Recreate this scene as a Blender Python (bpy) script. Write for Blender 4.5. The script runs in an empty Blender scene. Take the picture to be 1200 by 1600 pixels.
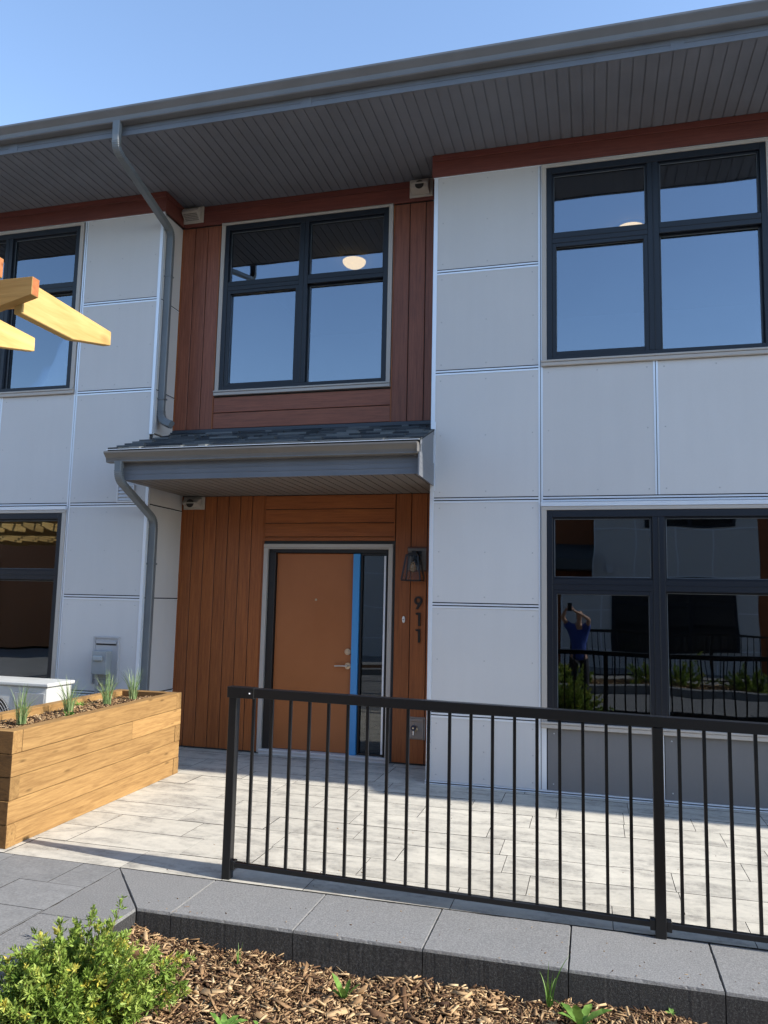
import bpy, math, random
import numpy as np
from mathutils import Matrix, Vector

random.seed(7)
rng = np.random.default_rng(11)
sc = bpy.context.scene
col = sc.collection
R = math.radians

# ------------------------------------------------------------------ camera
cam_d = bpy.data.cameras.new("camera")
cam = bpy.data.objects.new("camera", cam_d)
col.objects.link(cam)
sc.camera = cam
cam_d.sensor_fit = 'VERTICAL'
cam_d.sensor_height = 32.0
cam_d.lens = 1202.83 / 1600 * 32.0
cam_d.clip_start = 0.02
cam_d.clip_end = 2000
CAM = Vector((1.4327, -6.8727, 1.597))
M = (Matrix.Rotation(R(15.2218), 4, 'Z') @ Matrix.Rotation(R(6.516), 4, 'X') @
     Matrix.Rotation(R(-1.2407), 4, 'Y') @ Matrix.Rotation(R(90), 4, 'X'))
cam.matrix_world = Matrix.Translation(CAM) @ M

# ------------------------------------------------------------------ sky, sun, exposure
SUN = Vector((1.42, -0.19, 1.0)).normalized()
world = bpy.data.worlds.new("World")
sc.world = world
world.use_nodes = True
wn = world.node_tree
sky = wn.nodes.new('ShaderNodeTexSky')
sky.sky_type = 'NISHITA'
sky.sun_disc = False
sky.sun_elevation = math.asin(SUN.z)
sky.sun_rotation = math.atan2(SUN.x, SUN.y)
sky.air_density = 1.0
sky.dust_density = 0.25
sky.ozone_density = 1.6
wn.links.new(sky.outputs[0], wn.nodes['Background'].inputs[0])
wn.nodes['Background'].inputs[1].default_value = 0.15
sun_d = bpy.data.lights.new("sun", 'SUN')
sun_d.energy = 3.6
sun_d.angle = R(0.5)
sun_d.color = (1.0, 0.93, 0.82)
sun = bpy.data.objects.new("sun", sun_d)
col.objects.link(sun)
sun.rotation_euler = SUN.to_track_quat('Z', 'Y').to_euler()
sun.location = (8, -8, 12)
sc.view_settings.view_transform = 'Standard'
sc.view_settings.look = 'None'
sc.view_settings.exposure = 1.2
sc.view_settings.gamma = 1.0
sc.cycles.max_bounces = 10
sc.cycles.glossy_bounces = 5
sc.cycles.transparent_max_bounces = 16
sc.cycles.caustics_reflective = False
sc.cycles.caustics_refractive = False


# ------------------------------------------------------------------ helpers
class MB:
    """collects boxes, prisms and tubes in world coordinates"""
    def __init__(s):
        s.v = []; s.f = []; s.mi = []; s.t = []

    def face(s, idx, mi=0, t=0.5):
        s.f.append(idx); s.mi.append(mi); s.t.append(t)

    def box(s, x0, x1, y0, y1, z0, z1, mi=0, t=0.5, fn=None):
        if x1 < x0: x0, x1 = x1, x0
        if y1 < y0: y0, y1 = y1, y0
        if z1 < z0: z0, z1 = z1, z0
        n = len(s.v)
        p = [(x0, y0, z0), (x1, y0, z0), (x1, y1, z0), (x0, y1, z0), (x0, y0, z1), (x1, y0, z1), (x1, y1, z1), (x0, y1, z1)]
        if fn: p = [fn(*q) for q in p]
        s.v += p
        for q in ((0, 3, 2, 1), (4, 5, 6, 7), (0, 1, 5, 4), (1, 2, 6, 5), (2, 3, 7, 6), (3, 0, 4, 7)):
            s.face([n + i for i in q], mi, t)
        return s

    def sides(s, mi):
        """give the four upright faces of the last box another material"""
        for i in range(-4, 0): s.mi[i] = mi

    def prism(s, poly, a0, a1, axis='x', mi=0, t=0.5, fn=None):
        """poly: 2-D points; axis x -> (y,z), y -> (x,z), z -> (x,y)"""
        n = len(s.v); k = len(poly)
        for a in (a0, a1):
            for (u, w) in poly:
                p = {'x': (a, u, w), 'y': (u, a, w), 'z': (u, w, a)}[axis]
                s.v.append(fn(*p) if fn else p)
        s.face([n + i for i in range(k)], mi, t)
        s.face([n + k + i for i in reversed(range(k))], mi, t)
        for i in range(k):
            j = (i + 1) % k
            s.face([n + j, n + i, n + k + i, n + k + j], mi, t)
        return s

    def tube(s, path, prof, mi=0, scales=None, up=None, t=0.5):
        """sweep closed profile (list of (a,b)) along path with rotation minimising frames"""
        P = [Vector(p) for p in path]
        T = []
        for i in range(len(P)):
            d = (P[min(i + 1, len(P) - 1)] - P[max(i - 1, 0)]).normalized()
            T.append(d)
        u = Vector(up) if up else (Vector((1, 0, 0)) if abs(T[0].x) < 0.8 else Vector((0, 1, 0)))
        n0 = len(s.v); k = len(prof)
        for i, p in enumerate(P):
            u = (u - T[i] * u.dot(T[i])).normalized()
            w = T[i].cross(u)
            sc_ = scales[i] if scales else 1
            for a, b in prof:
                s.v.append(tuple(p + u * a * sc_ + w * b * sc_))
        for i in range(len(P) - 1):
            for j in range(k):
                a = n0 + i * k + j; b = n0 + i * k + (j + 1) % k
                s.face([a, b, b + k, a + k], mi, t)
        s.face([n0 + j for j in reversed(range(k))], mi, t)
        s.face([n0 + (len(P) - 1) * k + j for j in range(k)], mi, t)
        return s

    def cyl(s, p0, p1, r, n=16, mi=0, r2=None, t=0.5):
        r2 = r if r2 is None else r2
        prof = [(math.cos(2 * math.pi * i / n) * r, math.sin(2 * math.pi * i / n) * r) for i in range(n)]
        return s.tube([p0, p1], prof, mi, [1, r2 / r], t=t)

    def build(s, name, mat, parent=None, bevel=0, smooth=False, seg=1):
        base = Vector((0, 0, 0))
        q = parent
        while q is not None:
            base += q.location; q = q.parent
        me = bpy.data.meshes.new(name)
        me.from_pydata([(a - base.x, b - base.y, c - base.z) for a, b, c in s.v], [], s.f)
        for m in (mat if isinstance(mat, (list, tuple)) else [mat]):
            me.materials.append(m)
        me.polygons.foreach_set('material_index', s.mi)
        at = me.attributes.new('tint', 'FLOAT', 'FACE')
        at.data.foreach_set('value', s.t)
        if smooth:
            me.polygons.foreach_set('use_smooth', [True] * len(s.f))
        me.update()
        import bmesh
        bm = bmesh.new(); bm.from_mesh(me)
        bmesh.ops.recalc_face_normals(bm, faces=bm.faces)
        bm.to_mesh(me); bm.free()
        o = bpy.data.objects.new(name, me)
        col.objects.link(o)
        o.parent = parent
        if bevel:
            b = o.modifiers.new('bevel', 'BEVEL'); b.width = bevel; b.segments = seg
            b.limit_method = 'ANGLE'; b.angle_limit = R(40)
        if smooth:
            pass
        return o


def thing(name, label, cat, loc, group=None):
    o = bpy.data.objects.new(name, None)
    o.empty_display_size = 0.1
    col.objects.link(o); o.location = loc
    return tag(o, label, cat, group)


def tag(o, label, cat, group=None, kind=None):
    o['label'] = label
    if cat: o['category'] = cat
    if group: o['group'] = group
    if kind: o['kind'] = kind
    return o


def np_mesh(name, V, F, mat, tint=None, parent=None, smooth=False):
    """V (n,3), F (m,k) constant k; tint per face"""
    me = bpy.data.meshes.new(name)
    n, (m, k) = len(V), F.shape
    base = np.array(parent.location) if parent is not None else np.zeros(3)
    me.vertices.add(n); me.vertices.foreach_set('co', (V - base).astype(np.float32).ravel())
    me.loops.add(m * k); me.loops.foreach_set('vertex_index', F.astype(np.int32).ravel())
    me.polygons.add(m); me.polygons.foreach_set('loop_start', np.arange(0, m * k, k, dtype=np.int32))
    me.polygons.foreach_set('loop_total', np.full(m, k, dtype=np.int32))
    if smooth: me.polygons.foreach_set('use_smooth', np.ones(m, dtype=bool))
    if tint is not None:
        at = me.attributes.new('tint', 'FLOAT', 'FACE'); at.data.foreach_set('value', tint.astype(np.float32))
    me.materials.append(mat)
    me.update(calc_edges=True); me.validate()
    o = bpy.data.objects.new(name, me); col.objects.link(o); o.parent = parent
    return o


# ------------------------------------------------------------------ materials
def mat(name, base=(0.5, 0.5, 0.5), rough=0.5, metal=0.0, spec=0.5, coat=0.0):
    m = bpy.data.materials.new(name); m.use_nodes = True
    b = m.node_tree.nodes['Principled BSDF']
    b.inputs['Base Color'].default_value = (*base, 1)
    b.inputs['Roughness'].default_value = rough
    b.inputs['Metallic'].default_value = metal
    b.inputs['Specular IOR Level'].default_value = spec
    b.inputs['Coat Weight'].default_value = coat
    return m


class NT:
    def __init__(s, m):
        s.m = m; s.t = m.node_tree; s.b = s.t.nodes['Principled BSDF']

    def n(s, typ, **kw):
        o = s.t.nodes.new(typ)
        for k, v in kw.items(): setattr(o, k, v)
        return o

    def l(s, a, b): s.t.links.new(a, b)

    def coords(s, scale=(1, 1, 1)):
        tc = s.n('ShaderNodeTexCoord'); mp = s.n('ShaderNodeMapping')
        mp.inputs['Scale'].default_value = scale
        s.l(tc.outputs['Object'], mp.inputs['Vector'])
        return mp.outputs['Vector']

    def noise(s, vec, scale, detail=4, rough=0.5, dist=0.0):
        o = s.n('ShaderNodeTexNoise'); o.inputs['Scale'].default_value = scale
        o.inputs['Detail'].default_value = detail; o.inputs['Roughness'].default_value = rough
        o.inputs['Distortion'].default_value = dist
        if vec is not None: s.l(vec, o.inputs['Vector'])
        return o.outputs['Fac']

    def tint(s):
        a = s.n('ShaderNodeAttribute', attribute_name='tint'); return a.outputs['Fac']

    def ramp(s, fac, stops):
        r = s.n('ShaderNodeValToRGB'); e = r.color_ramp.elements
        while len(e) < len(stops): e.new(0.5)
        for i, (p, c) in enumerate(stops):
            e[i].position = p; e[i].color = (*c, 1)
        s.l(fac, r.inputs['Fac']); return r.outputs['Color']

    def mix(s, fac, a, b, blend='MIX'):
        o = s.n('ShaderNodeMix', data_type='RGBA', blend_type=blend)
        for v, k in ((fac, 0), (a, 6), (b, 7)):
            if isinstance(v, (int, float)): o.inputs[k].default_value = v
            elif isinstance(v, tuple): o.inputs[k].default_value = (*v, 1)
            else: s.l(v, o.inputs[k])
        return o.outputs[2]

    def math(s, op, a, b=0.0, c=0.0):
        o = s.n('ShaderNodeMath', operation=op)
        for i, v in enumerate((a, b, c)):
            if isinstance(v, (int, float)): o.inputs[i].default_value = v
            else: s.l(v, o.inputs[i])
        return o.outputs[0]

    def bump(s, h, strength=0.3, dist=0.01):
        o = s.n('ShaderNodeBump'); o.inputs['Strength'].default_value = strength
        o.inputs['Distance'].default_value = dist
        s.l(h, o.inputs['Height']); s.l(o.outputs[0], s.b.inputs['Normal']); return o

    def base(s, c): s.l(c, s.b.inputs['Base Color'])
    def rough(s, c): s.l(c, s.b.inputs['Roughness'])


def offset_vec(N, scale):
    """object coordinates shifted by the tint so that each board or slab differs"""
    tc = N.n('ShaderNodeTexCoord'); t = N.tint()
    cmb = N.n('ShaderNodeCombineXYZ')
    m = N.math('MULTIPLY', t, 37.0)
    for i in range(3): N.l(m, cmb.inputs[i])
    add = N.n('ShaderNodeVectorMath', operation='ADD')
    N.l(tc.outputs['Object'], add.inputs[0]); N.l(cmb.outputs[0], add.inputs[1])
    mp = N.n('ShaderNodeMapping'); mp.inputs['Scale'].default_value = scale
    N.l(add.outputs[0], mp.inputs['Vector'])
    return mp.outputs['Vector']


def wood_cladding(name, scale, dark, light):
    m = mat(name, rough=0.42, spec=0.4); N = NT(m)
    v = offset_vec(N, scale)
    g1 = N.noise(v, 1.0, 6, 0.65, 0.6)
    g2 = N.noise(v, 4.5, 3, 0.6)
    f = N.math('ADD', N.math('MULTIPLY', g1, 0.65), N.math('MULTIPLY', g2, 0.35))
    c = N.ramp(f, [(0.30, dark), (0.52, tuple((a + b) / 2 for a, b in zip(dark, light))), (0.74, light)])
    tv = N.math('MULTIPLY_ADD', N.tint(), 0.30, 0.82)
    c = N.mix(1.0, c, N.ramp(tv, [(0, (0, 0, 0)), (1, (1, 1, 1))]), 'MULTIPLY')
    N.base(c)
    N.bump(f, 0.25, 0.002)
    N.rough(N.math('MULTIPLY_ADD', g2, 0.2, 0.34))
    return m


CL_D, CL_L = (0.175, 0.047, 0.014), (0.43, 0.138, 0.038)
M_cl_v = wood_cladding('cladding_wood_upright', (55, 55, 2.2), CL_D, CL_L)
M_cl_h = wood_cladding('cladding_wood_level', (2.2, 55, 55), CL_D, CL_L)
UP_D, UP_L = (0.135, 0.040, 0.022), (0.35, 0.120, 0.066)  # same boards as below; the different light upstairs is put into the colour
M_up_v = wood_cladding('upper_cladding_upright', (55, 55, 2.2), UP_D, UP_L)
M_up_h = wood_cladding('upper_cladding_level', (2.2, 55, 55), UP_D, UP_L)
M_frieze = wood_cladding('frieze_wood_dim', (2.2, 55, 55), (0.095, 0.028, 0.022), (0.22, 0.066, 0.050))  # same brown wood; its dim bluish light is put into the tone


def panel_mat(name, c, var=0.04):
    m = mat(name, c, 0.62, spec=0.35); N = NT(m)
    v = N.coords((1, 1, 1))
    n1 = N.noise(v, 1.3, 5, 0.6); n2 = N.noise(v, 60, 2, 0.5)
    streak = N.noise(N.coords((9, 9, 0.7)), 1.0, 4, 0.6)
    f = N.math('ADD', N.math('MULTIPLY', n1, 0.5), N.math('ADD', N.math('MULTIPLY', n2, 0.2), N.math('MULTIPLY', streak, 0.3)))
    lo = tuple(x * (1 - var * 2.2) for x in c); hi = tuple(min(1, x * (1 + var * 2.2)) for x in c)
    cc = N.ramp(f, [(0.3, lo), (0.7, hi)])
    tv = N.math('MULTIPLY_ADD', N.tint(), 0.10, 0.95)
    sc_ = N.n('ShaderNodeVectorMath', operation='SCALE'); N.l(cc, sc_.inputs[0]); N.l(tv, sc_.inputs['Scale'])
    N.base(sc_.outputs[0])
    N.bump(N.math('ADD', N.noise(v, 380, 2, 0.5), N.math('MULTIPLY', N.noise(v, 1.7, 2, 0.5), 14.0)), 0.10, 0.0012)
    return m


M_panel = panel_mat('fibre_cement_grey', (0.56, 0.55, 0.545), 0.02)
M_panel_dark = panel_mat('fibre_cement_charcoal', (0.165, 0.160, 0.160), 0.03)
M_trim = mat('aluminium_reveal', (0.72, 0.76, 0.82), 0.3, 0.25, 0.8)
M_beige = mat('beige_trim', (0.42, 0.385, 0.35), 0.45)
M_groove = mat('reveal_shadow_gap', (0.02, 0.02, 0.022), 0.8)
M_substrate = mat('wall_membrane', (0.06, 0.06, 0.06), 0.9)
M_frame = mat('window_frame_black', (0.006, 0.009, 0.016), 0.4, 0.0, 0.45)
M_door_black = mat('door_frame_black', (0.008, 0.008, 0.009), 0.5)
M_vent = mat('vent_plastic', (0.46, 0.42, 0.37), 0.5)
M_vent_w = mat('vent_plastic_white', (0.62, 0.63, 0.65), 0.5)
M_vent_dark = mat('vent_opening', (0.03, 0.028, 0.026), 0.8)
M_black = mat('black_powder_coat', (0.006, 0.006, 0.007), 0.36, 0.0, 0.5)
M_brass = mat('brushed_nickel', (0.62, 0.55, 0.45), 0.28, 0.9)
M_room = mat('room_plaster', (0.42, 0.41, 0.39), 0.9)
M_roomfloor = mat('room_floorboards', (0.1, 0.075, 0.055), 0.6)


def metal_paint(name, c, rough=0.4):
    m = mat(name, c, rough, spec=0.5); N = NT(m)
    n = N.noise(N.coords((1, 1, 1)), 3.0, 4, 0.6)
    N.base(N.ramp(n, [(0.3, tuple(x * 0.9 for x in c)), (0.7, tuple(x * 1.1 for x in c))]))
    N.rough(N.math('MULTIPLY_ADD', n, 0.25, rough - 0.12))
    return m


M_gutter = metal_paint('gutter_grey', (0.14, 0.143, 0.152), 0.36)
M_fascia = metal_paint('fascia_grey', (0.135, 0.145, 0.165), 0.42)
M_soffit = metal_paint('soffit_grey', (0.15, 0.157, 0.182), 0.6)
M_spout = metal_paint('downspout_grey', (0.14, 0.155, 0.165), 0.36)

m = mat('shingle_slate', rough=0.9, spec=0.2); N = NT(m)
g = N.noise(N.coords((1, 1, 1)), 420, 2, 0.7)
tt = N.ramp(N.tint(), [(0.0, (0.035, 0.042, 0.05)), (0.4, (0.105, 0.118, 0.128)), (1.0, (0.20, 0.218, 0.226))])
N.base(N.mix(1.0, tt, N.ramp(g, [(0.3, (0.5, 0.5, 0.5)), (0.7, (1, 1, 1))]), 'MULTIPLY'))
N.bump(g, 0.7, 0.003)
M_shingle = m


def glass_mat(name, refl, tr, tint=(0.80, 0.90, 1.0), wave=0.02, fk=1.0):
    m = bpy.data.materials.new(name); m.use_nodes = True
    t = m.node_tree; t.nodes.remove(t.nodes['Principled BSDF'])
    out = t.nodes['Material Output']
    mx = t.nodes.new('ShaderNodeMixShader'); a = t.nodes.new('ShaderNodeBsdfTransparent'); g = t.nodes.new('ShaderNodeBsdfGlossy')
    a.inputs[0].default_value = (tr, tr, tr, 1); g.inputs['Color'].default_value = (*tint, 1); g.inputs['Roughness'].default_value = 0.0
    lw = t.nodes.new('ShaderNodeFresnel'); lw.inputs[0].default_value = 1.5
    ma = t.nodes.new('ShaderNodeMath'); ma.operation = 'MULTIPLY_ADD'; ma.inputs[1].default_value = (1 - refl) * fk; ma.inputs[2].default_value = refl
    t.links.new(lw.outputs[0], ma.inputs[0]); t.links.new(ma.outputs[0], mx.inputs[0])
    t.links.new(a.outputs[0], mx.inputs[1]); t.links.new(g.outputs[0], mx.inputs[2]); t.links.new(mx.outputs[0], out.inputs[0])
    tc = t.nodes.new('ShaderNodeTexCoord'); nz = t.nodes.new('ShaderNodeTexNoise'); nz.inputs['Scale'].default_value = 1.6; nz.inputs['Detail'].default_value = 1
    bp = t.nodes.new('ShaderNodeBump'); bp.inputs['Strength'].default_value = wave; bp.inputs['Distance'].default_value = 0.1
    t.links.new(tc.outputs['Object'], nz.inputs['Vector']); t.links.new(nz.outputs['Fac'], bp.inputs['Height'])
    t.links.new(bp.outputs[0], g.inputs['Normal'])
    return m


M_glass_up = glass_mat('low_e_glass', 0.25, 0.60, (0.64, 0.74, 0.86), 0.02)
M_glass_low = glass_mat('dim_reflection_glass', 0.07, 0.42, (0.80, 0.86, 0.92), 0.02)  # same glazing as upstairs, with dimmer reflections set through colour and mix
M_glass_clear = glass_mat('clear_glass', 0.0, 0.96, (.7, .7, .7), 0.0, 0.15)

m = mat('door_paint', (0.33, 0.108, 0.032), 0.42); M_door = m
N = NT(M_door); nn_ = N.noise(N.coords(), 1.4, 5, 0.6); N.base(N.ramp(nn_, [(0.3, (0.30, 0.096, 0.028)), (0.7, (0.36, 0.12, 0.037))])); N.rough(N.math('MULTIPLY_ADD', nn_, 0.25, 0.3)); N.bump(N.noise(N.coords(), 90, 2, 0.5), 0.06, 0.001)
M_blue = mat('blue_paint', (0.055, 0.27, 0.58), 0.4)
M_thresh = mat('threshold_metal', (0.55, 0.54, 0.54), 0.45)


def timber_mat(name, scale, dark, light, rough=0.75):
    m = mat(name, rough=rough, spec=0.25); N = NT(m)
    v = offset_vec(N, scale)
    g1 = N.noise(v, 1.0, 6, 0.6, 1.4)
    g2 = N.noise(v, 6.0, 3, 0.6)
    # knots: sparse stretched cells with dark rings
    kv = offset_vec(N, tuple(max(2.6, s_ * 0.28) if s_ > 5 else 2.2 for s_ in scale))
    vo = N.n('ShaderNodeTexVoronoi'); vo.inputs['Scale'].default_value = 1.15; N.l(kv, vo.inputs['Vector'])
    knot = N.ramp(vo.outputs['Distance'], [(0.02, (1, 1, 1)), (0.07, (0.55, 0.55, 0.55)), (0.13, (0, 0, 0))])
    f = N.math('ADD', N.math('MULTIPLY', g1, 0.7), N.math('MULTIPLY', g2, 0.3))
    c = N.ramp(f, [(0.3, dark), (0.55, tuple(a * 0.35 + b * 0.65 for a, b in zip(dark, light))), (0.72, light)])
    c = N.mix(N.math('MULTIPLY', knot, 0.75), c, tuple(x * 0.42 for x in dark))
    tv = N.math('MULTIPLY_ADD', N.tint(), 0.3, 0.85)
    sc_ = N.n('ShaderNodeVectorMath', operation='SCALE'); N.l(c, sc_.inputs[0]); N.l(tv, sc_.inputs['Scale'])
    N.base(sc_.outputs[0])
    N.bump(f, 0.45, 0.004)
    return m


TD, TL = (0.19, 0.10, 0.036), (0.42, 0.255, 0.10)
M_tim_y = timber_mat('treated_timber_long', (30, 1.6, 30), TD, TL)
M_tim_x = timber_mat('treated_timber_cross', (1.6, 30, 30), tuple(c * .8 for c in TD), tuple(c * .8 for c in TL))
M_tim_shade = timber_mat('shaded_timber_end', (12, 30, 30), (0.07, 0.036, 0.014), (0.16, 0.085, 0.032))  # dark timber copy for the near faces, shade put into the colour
M_pergola_y = timber_mat('pergola_timber', (14, 1.1, 14), (0.42, 0.255, 0.08), (0.60, 0.42, 0.17))
M_pergola_x = timber_mat('pergola_timber_cross', (1.1, 14, 14), (0.34, 0.19, 0.06), (0.5, 0.31, 0.11))
M_pergola_end = timber_mat('pergola_end_grain', (40, 40, 40), (0.28, 0.09, 0.03), (0.45, 0.17, 0.07))


def paver_mat(name, lo, mid, hi, streak=1.0, fine=26):
    m = mat(name, rough=0.85, spec=0.25); N = NT(m)
    v = offset_vec(N, (3.2, 7, 3.2) if streak > 0.8 else (6, 7, 6)); v2 = offset_vec(N, (1, 1, 1))
    g1 = N.noise(v, 1.0, 7, 0.62, 0.8)
    g2 = N.noise(v2, fine, 5, 0.75)
    g3 = N.noise(v2, 300, 2, 0.6)
    f = N.math('ADD', N.math('MULTIPLY', g1, 0.62 * streak), N.math('ADD', N.math('MULTIPLY', g2, 0.62 * (1 - streak) + 0.2), N.math('MULTIPLY', g3, 0.18)))
    c = N.ramp(f, [(0.36, lo), (0.5, mid), (0.63, hi)])
    tv = N.math('MULTIPLY_ADD', N.tint(), 0.12, 0.94)
    sc_ = N.n('ShaderNodeVectorMath', operation='SCALE'); N.l(c, sc_.inputs[0]); N.l(tv, sc_.inputs['Scale'])
    N.base(sc_.outputs[0])
    N.bump(N.math('ADD', g2, g3), 0.25, 0.003)
    return m


M_paver = paver_mat('light_paver', (0.235, 0.225, 0.205), (0.455, 0.435, 0.385), (0.55, 0.525, 0.46), 0.9)
M_paver_dark = paver_mat('grey_paver', (0.13, 0.132, 0.135), (0.19, 0.193, 0.196), (0.25, 0.252, 0.252), 0.45, 60)
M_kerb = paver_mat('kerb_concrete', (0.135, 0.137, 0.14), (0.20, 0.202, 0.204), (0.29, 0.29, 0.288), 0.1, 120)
M_kerb_shade = paver_mat('kerb_concrete_shaded', (0.022, 0.022, 0.023), (0.04, 0.04, 0.041), (0.095, 0.095, 0.097), 0.1, 110)  # darker copy for the upright faces, their shade put into the colour
# pits in the kerb
for mm in (M_kerb, M_kerb_shade):
    N = NT(mm); vo = N.n('ShaderNodeTexVoronoi'); vo.inputs['Scale'].default_value = 150
    N.l(N.coords(), vo.inputs['Vector'])
    pit = N.ramp(vo.outputs['Distance'], [(0.08, (0, 0, 0)), (0.3, (1, 1, 1))])
    N.bump(N.math('ADD', pit, N.noise(N.coords(), 260, 4, 0.7)), 0.6, 0.005)

m = mat('joint_sand', (0.03, 0.028, 0.025), 0.95); M_joint = m
m = mat('bed_soil', rough=0.95, spec=0.1); N = NT(m)
N.base(N.ramp(N.noise(N.coords(), 35, 6, 0.7), [(0.3, (0.02, 0.012, 0.008)), (0.7, (0.09, 0.052, 0.03))]))
N.bump(N.noise(N.coords(), 60, 5, 0.7), 0.8, 0.02); M_soil = m
m = mat('path_concrete', rough=0.9); N = NT(m)
N.base(N.ramp(N.noise(N.coords(), 2.0, 8, 0.7), [(0.3, (0.2, 0.2, 0.195)), (0.7, (0.3, 0.295, 0.285))])); M_path = m


def tint_mat(name, stops, rough=0.8, trans=0.0, spec=0.3, nscale=90):
    m = mat(name, rough=rough, spec=spec); N = NT(m)
    c = N.ramp(N.tint(), stops)
    n = N.noise(N.coords(), nscale, 3, 0.6)
    c = N.mix(1.0, c, N.ramp(n, [(0.25, (0.72, 0.72, 0.72)), (0.75, (1, 1, 1))]), 'MULTIPLY')
    N.base(c)
    if trans:
        t = N.n('ShaderNodeBsdfTranslucent'); N.l(c, t.inputs['Color'])
        mx = N.n('ShaderNodeMixShader'); mx.inputs[0].default_value = trans
        out = m.node_tree.nodes['Material Output']
        N.l(N.b.outputs[0], mx.inputs[1]); N.l(t.outputs[0], mx.inputs[2]); N.l(mx.outputs[0], out.inputs[0])
    return m


M_chip = tint_mat('wood_chip', [(0.0, (0.05, 0.024, 0.013)), (0.25, (0.16, 0.088, 0.045)), (0.5, (0.38, 0.235, 0.118)), (0.75, (0.58, 0.41, 0.225)), (1.0, (0.74, 0.58, 0.36))])
M_leaf = tint_mat('shrub_leaf', [(0.0, (0.10, 0.18, 0.03)), (0.5, (0.28, 0.41, 0.075)), (0.85, (0.46, 0.55, 0.13)), (1.0, (0.75, 0.62, 0.10))], 0.5, 0.3)
M_blade = tint_mat('grass_blade', [(0.0, (0.13, 0.22, 0.08)), (0.6, (0.28, 0.41, 0.17)), (1.0, (0.5, 0.58, 0.3))], 0.5, 0.25)
M_weed = tint_mat('weed_leaf', [(0.0, (0.07, 0.17, 0.025)), (1.0, (0.24, 0.42, 0.09))], 0.45, 0.3)
M_stem = mat('woody_stem', (0.12, 0.06, 0.035), 0.8)

# ------------------------------------------------------------------ the ground
def struct(o, label):
    o['kind'] = 'structure'; o['label'] = label
    return o

g = MB(); g.box(-400, 400, -400, 400, -0.6, -0.22)
struct(g.build('ground', M_path), 'wide flat ground around the houses')

g = MB(); g.box(-9, 9, -2.72, 0.80, -0.2, -0.012)
struct(g.build('patio_base', M_joint), 'sand bed under the pale pavers')

RY = [0.80, 0.563, 0.236, -0.09, -0.417, -0.744, -1.071, -1.398, -1.723, -2.048, -2.373, -2.694]
g = MB()
for i in range(len(RY) - 1):
    x = -9 + random.uniform(0, 0.6)
    while x < 9:
        w = random.choice([0.49, 0.655, 0.655, 0.82, 0.98])
        t = random.random(); dz = random.uniform(-0.0012, 0.0012)
        g.box(x + 0.002, min(x + w, 9.2) - 0.002, RY[i + 1] + 0.003, RY[i] - 0.003, -0.06, dz, 0, t); g.sides(1)
        x += w
struct(g.build('patio', [M_paver, M_joint]), 'pale cream pavers laid in long courses before the house')

g = MB()
y = -2.694; ry = [y]
while y > -7.6: y -= 0.327 if y < -2.8 or True else 0; ry.append(y)
for i in range(len(ry) - 1):
    x = -9 + random.uniform(0, 0.6)
    while x < -1.264:
        w = random.choice([0.49, 0.655, 0.655, 0.82]); t = random.random()
        x1 = min(x + w, -1.264)
        g.box(x + 0.002, x1 - 0.002, ry[i + 1] + 0.002, ry[i] - 0.002, -0.06, random.uniform(-0.0015, 0.001) - 0.001, 0, t); g.sides(1)
        x += w
struct(g.build('walkway', [M_paver_dark, M_joint]), 'dark grey paved walkway at the end of the railing')
g = MB(); g.box(-9, -1.264, -7.8, -2.72, -0.2, -0.013)
struct(g.build('walkway_base', M_joint), 'sand bed under the grey walkway')

# kerb of thick stones round the planting bed, mitred at the corner
kerb = bpy.data.objects.new('kerb', None); col.objects.link(kerb); kerb.location = (-0.85, -3.17, 0)
struct(kerb, 'grey concrete kerb stones edging the bark bed')
from mathutils import noise as mnoise


def rough_stone(poly, z0, z1, name):
    """prism with a finely chipped upper edge"""
    pts = []
    for i in range(len(poly)):
        a = Vector(poly[i]); b = Vector(poly[(i + 1) % len(poly)])
        n = max(2, int((b - a).length / 0.012))
        for j in range(n): pts.append(a + (b - a) * j / n)
    c = sum(pts, Vector((0, 0))) / len(pts)
    mb = MB(); k = len(pts)
    def inner(p, d):
        v = c - p; L = v.length
        return p + v / L * d
    rings = []
    for (d, z) in ((0.0, z0), (0.0, z1 - 0.014), (0.0012, z1 - 0.005), (0.0035, z1)):
        r = []
        for i, p in enumerate(pts):
            nv = mnoise.noise(Vector((p.x * 60, p.y * 60, z * 40 + 3)))
            nb = mnoise.noise(Vector((p.x * 9, p.y * 9, 5)))
            dd = d + (max(0, nv) * 0.005 + max(0, nb - 0.25) * 0.014 if d > 0 else nv * 0.0012)
            q = inner(p, dd); r.append(len(mb.v)); mb.v.append((q.x, q.y, z))
        rings.append(r)
    for ri, (a, b) in enumerate(zip(rings, rings[1:])):
        for i in range(k):
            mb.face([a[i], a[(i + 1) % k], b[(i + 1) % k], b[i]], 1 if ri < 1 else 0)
    mb.face(rings[-1]); mb.face(list(reversed(rings[0])))
    t = random.random(); mb.t = [t] * len(mb.f)
    return mb.build(name, [M_kerb, M_kerb_shade], kerb)


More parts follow.
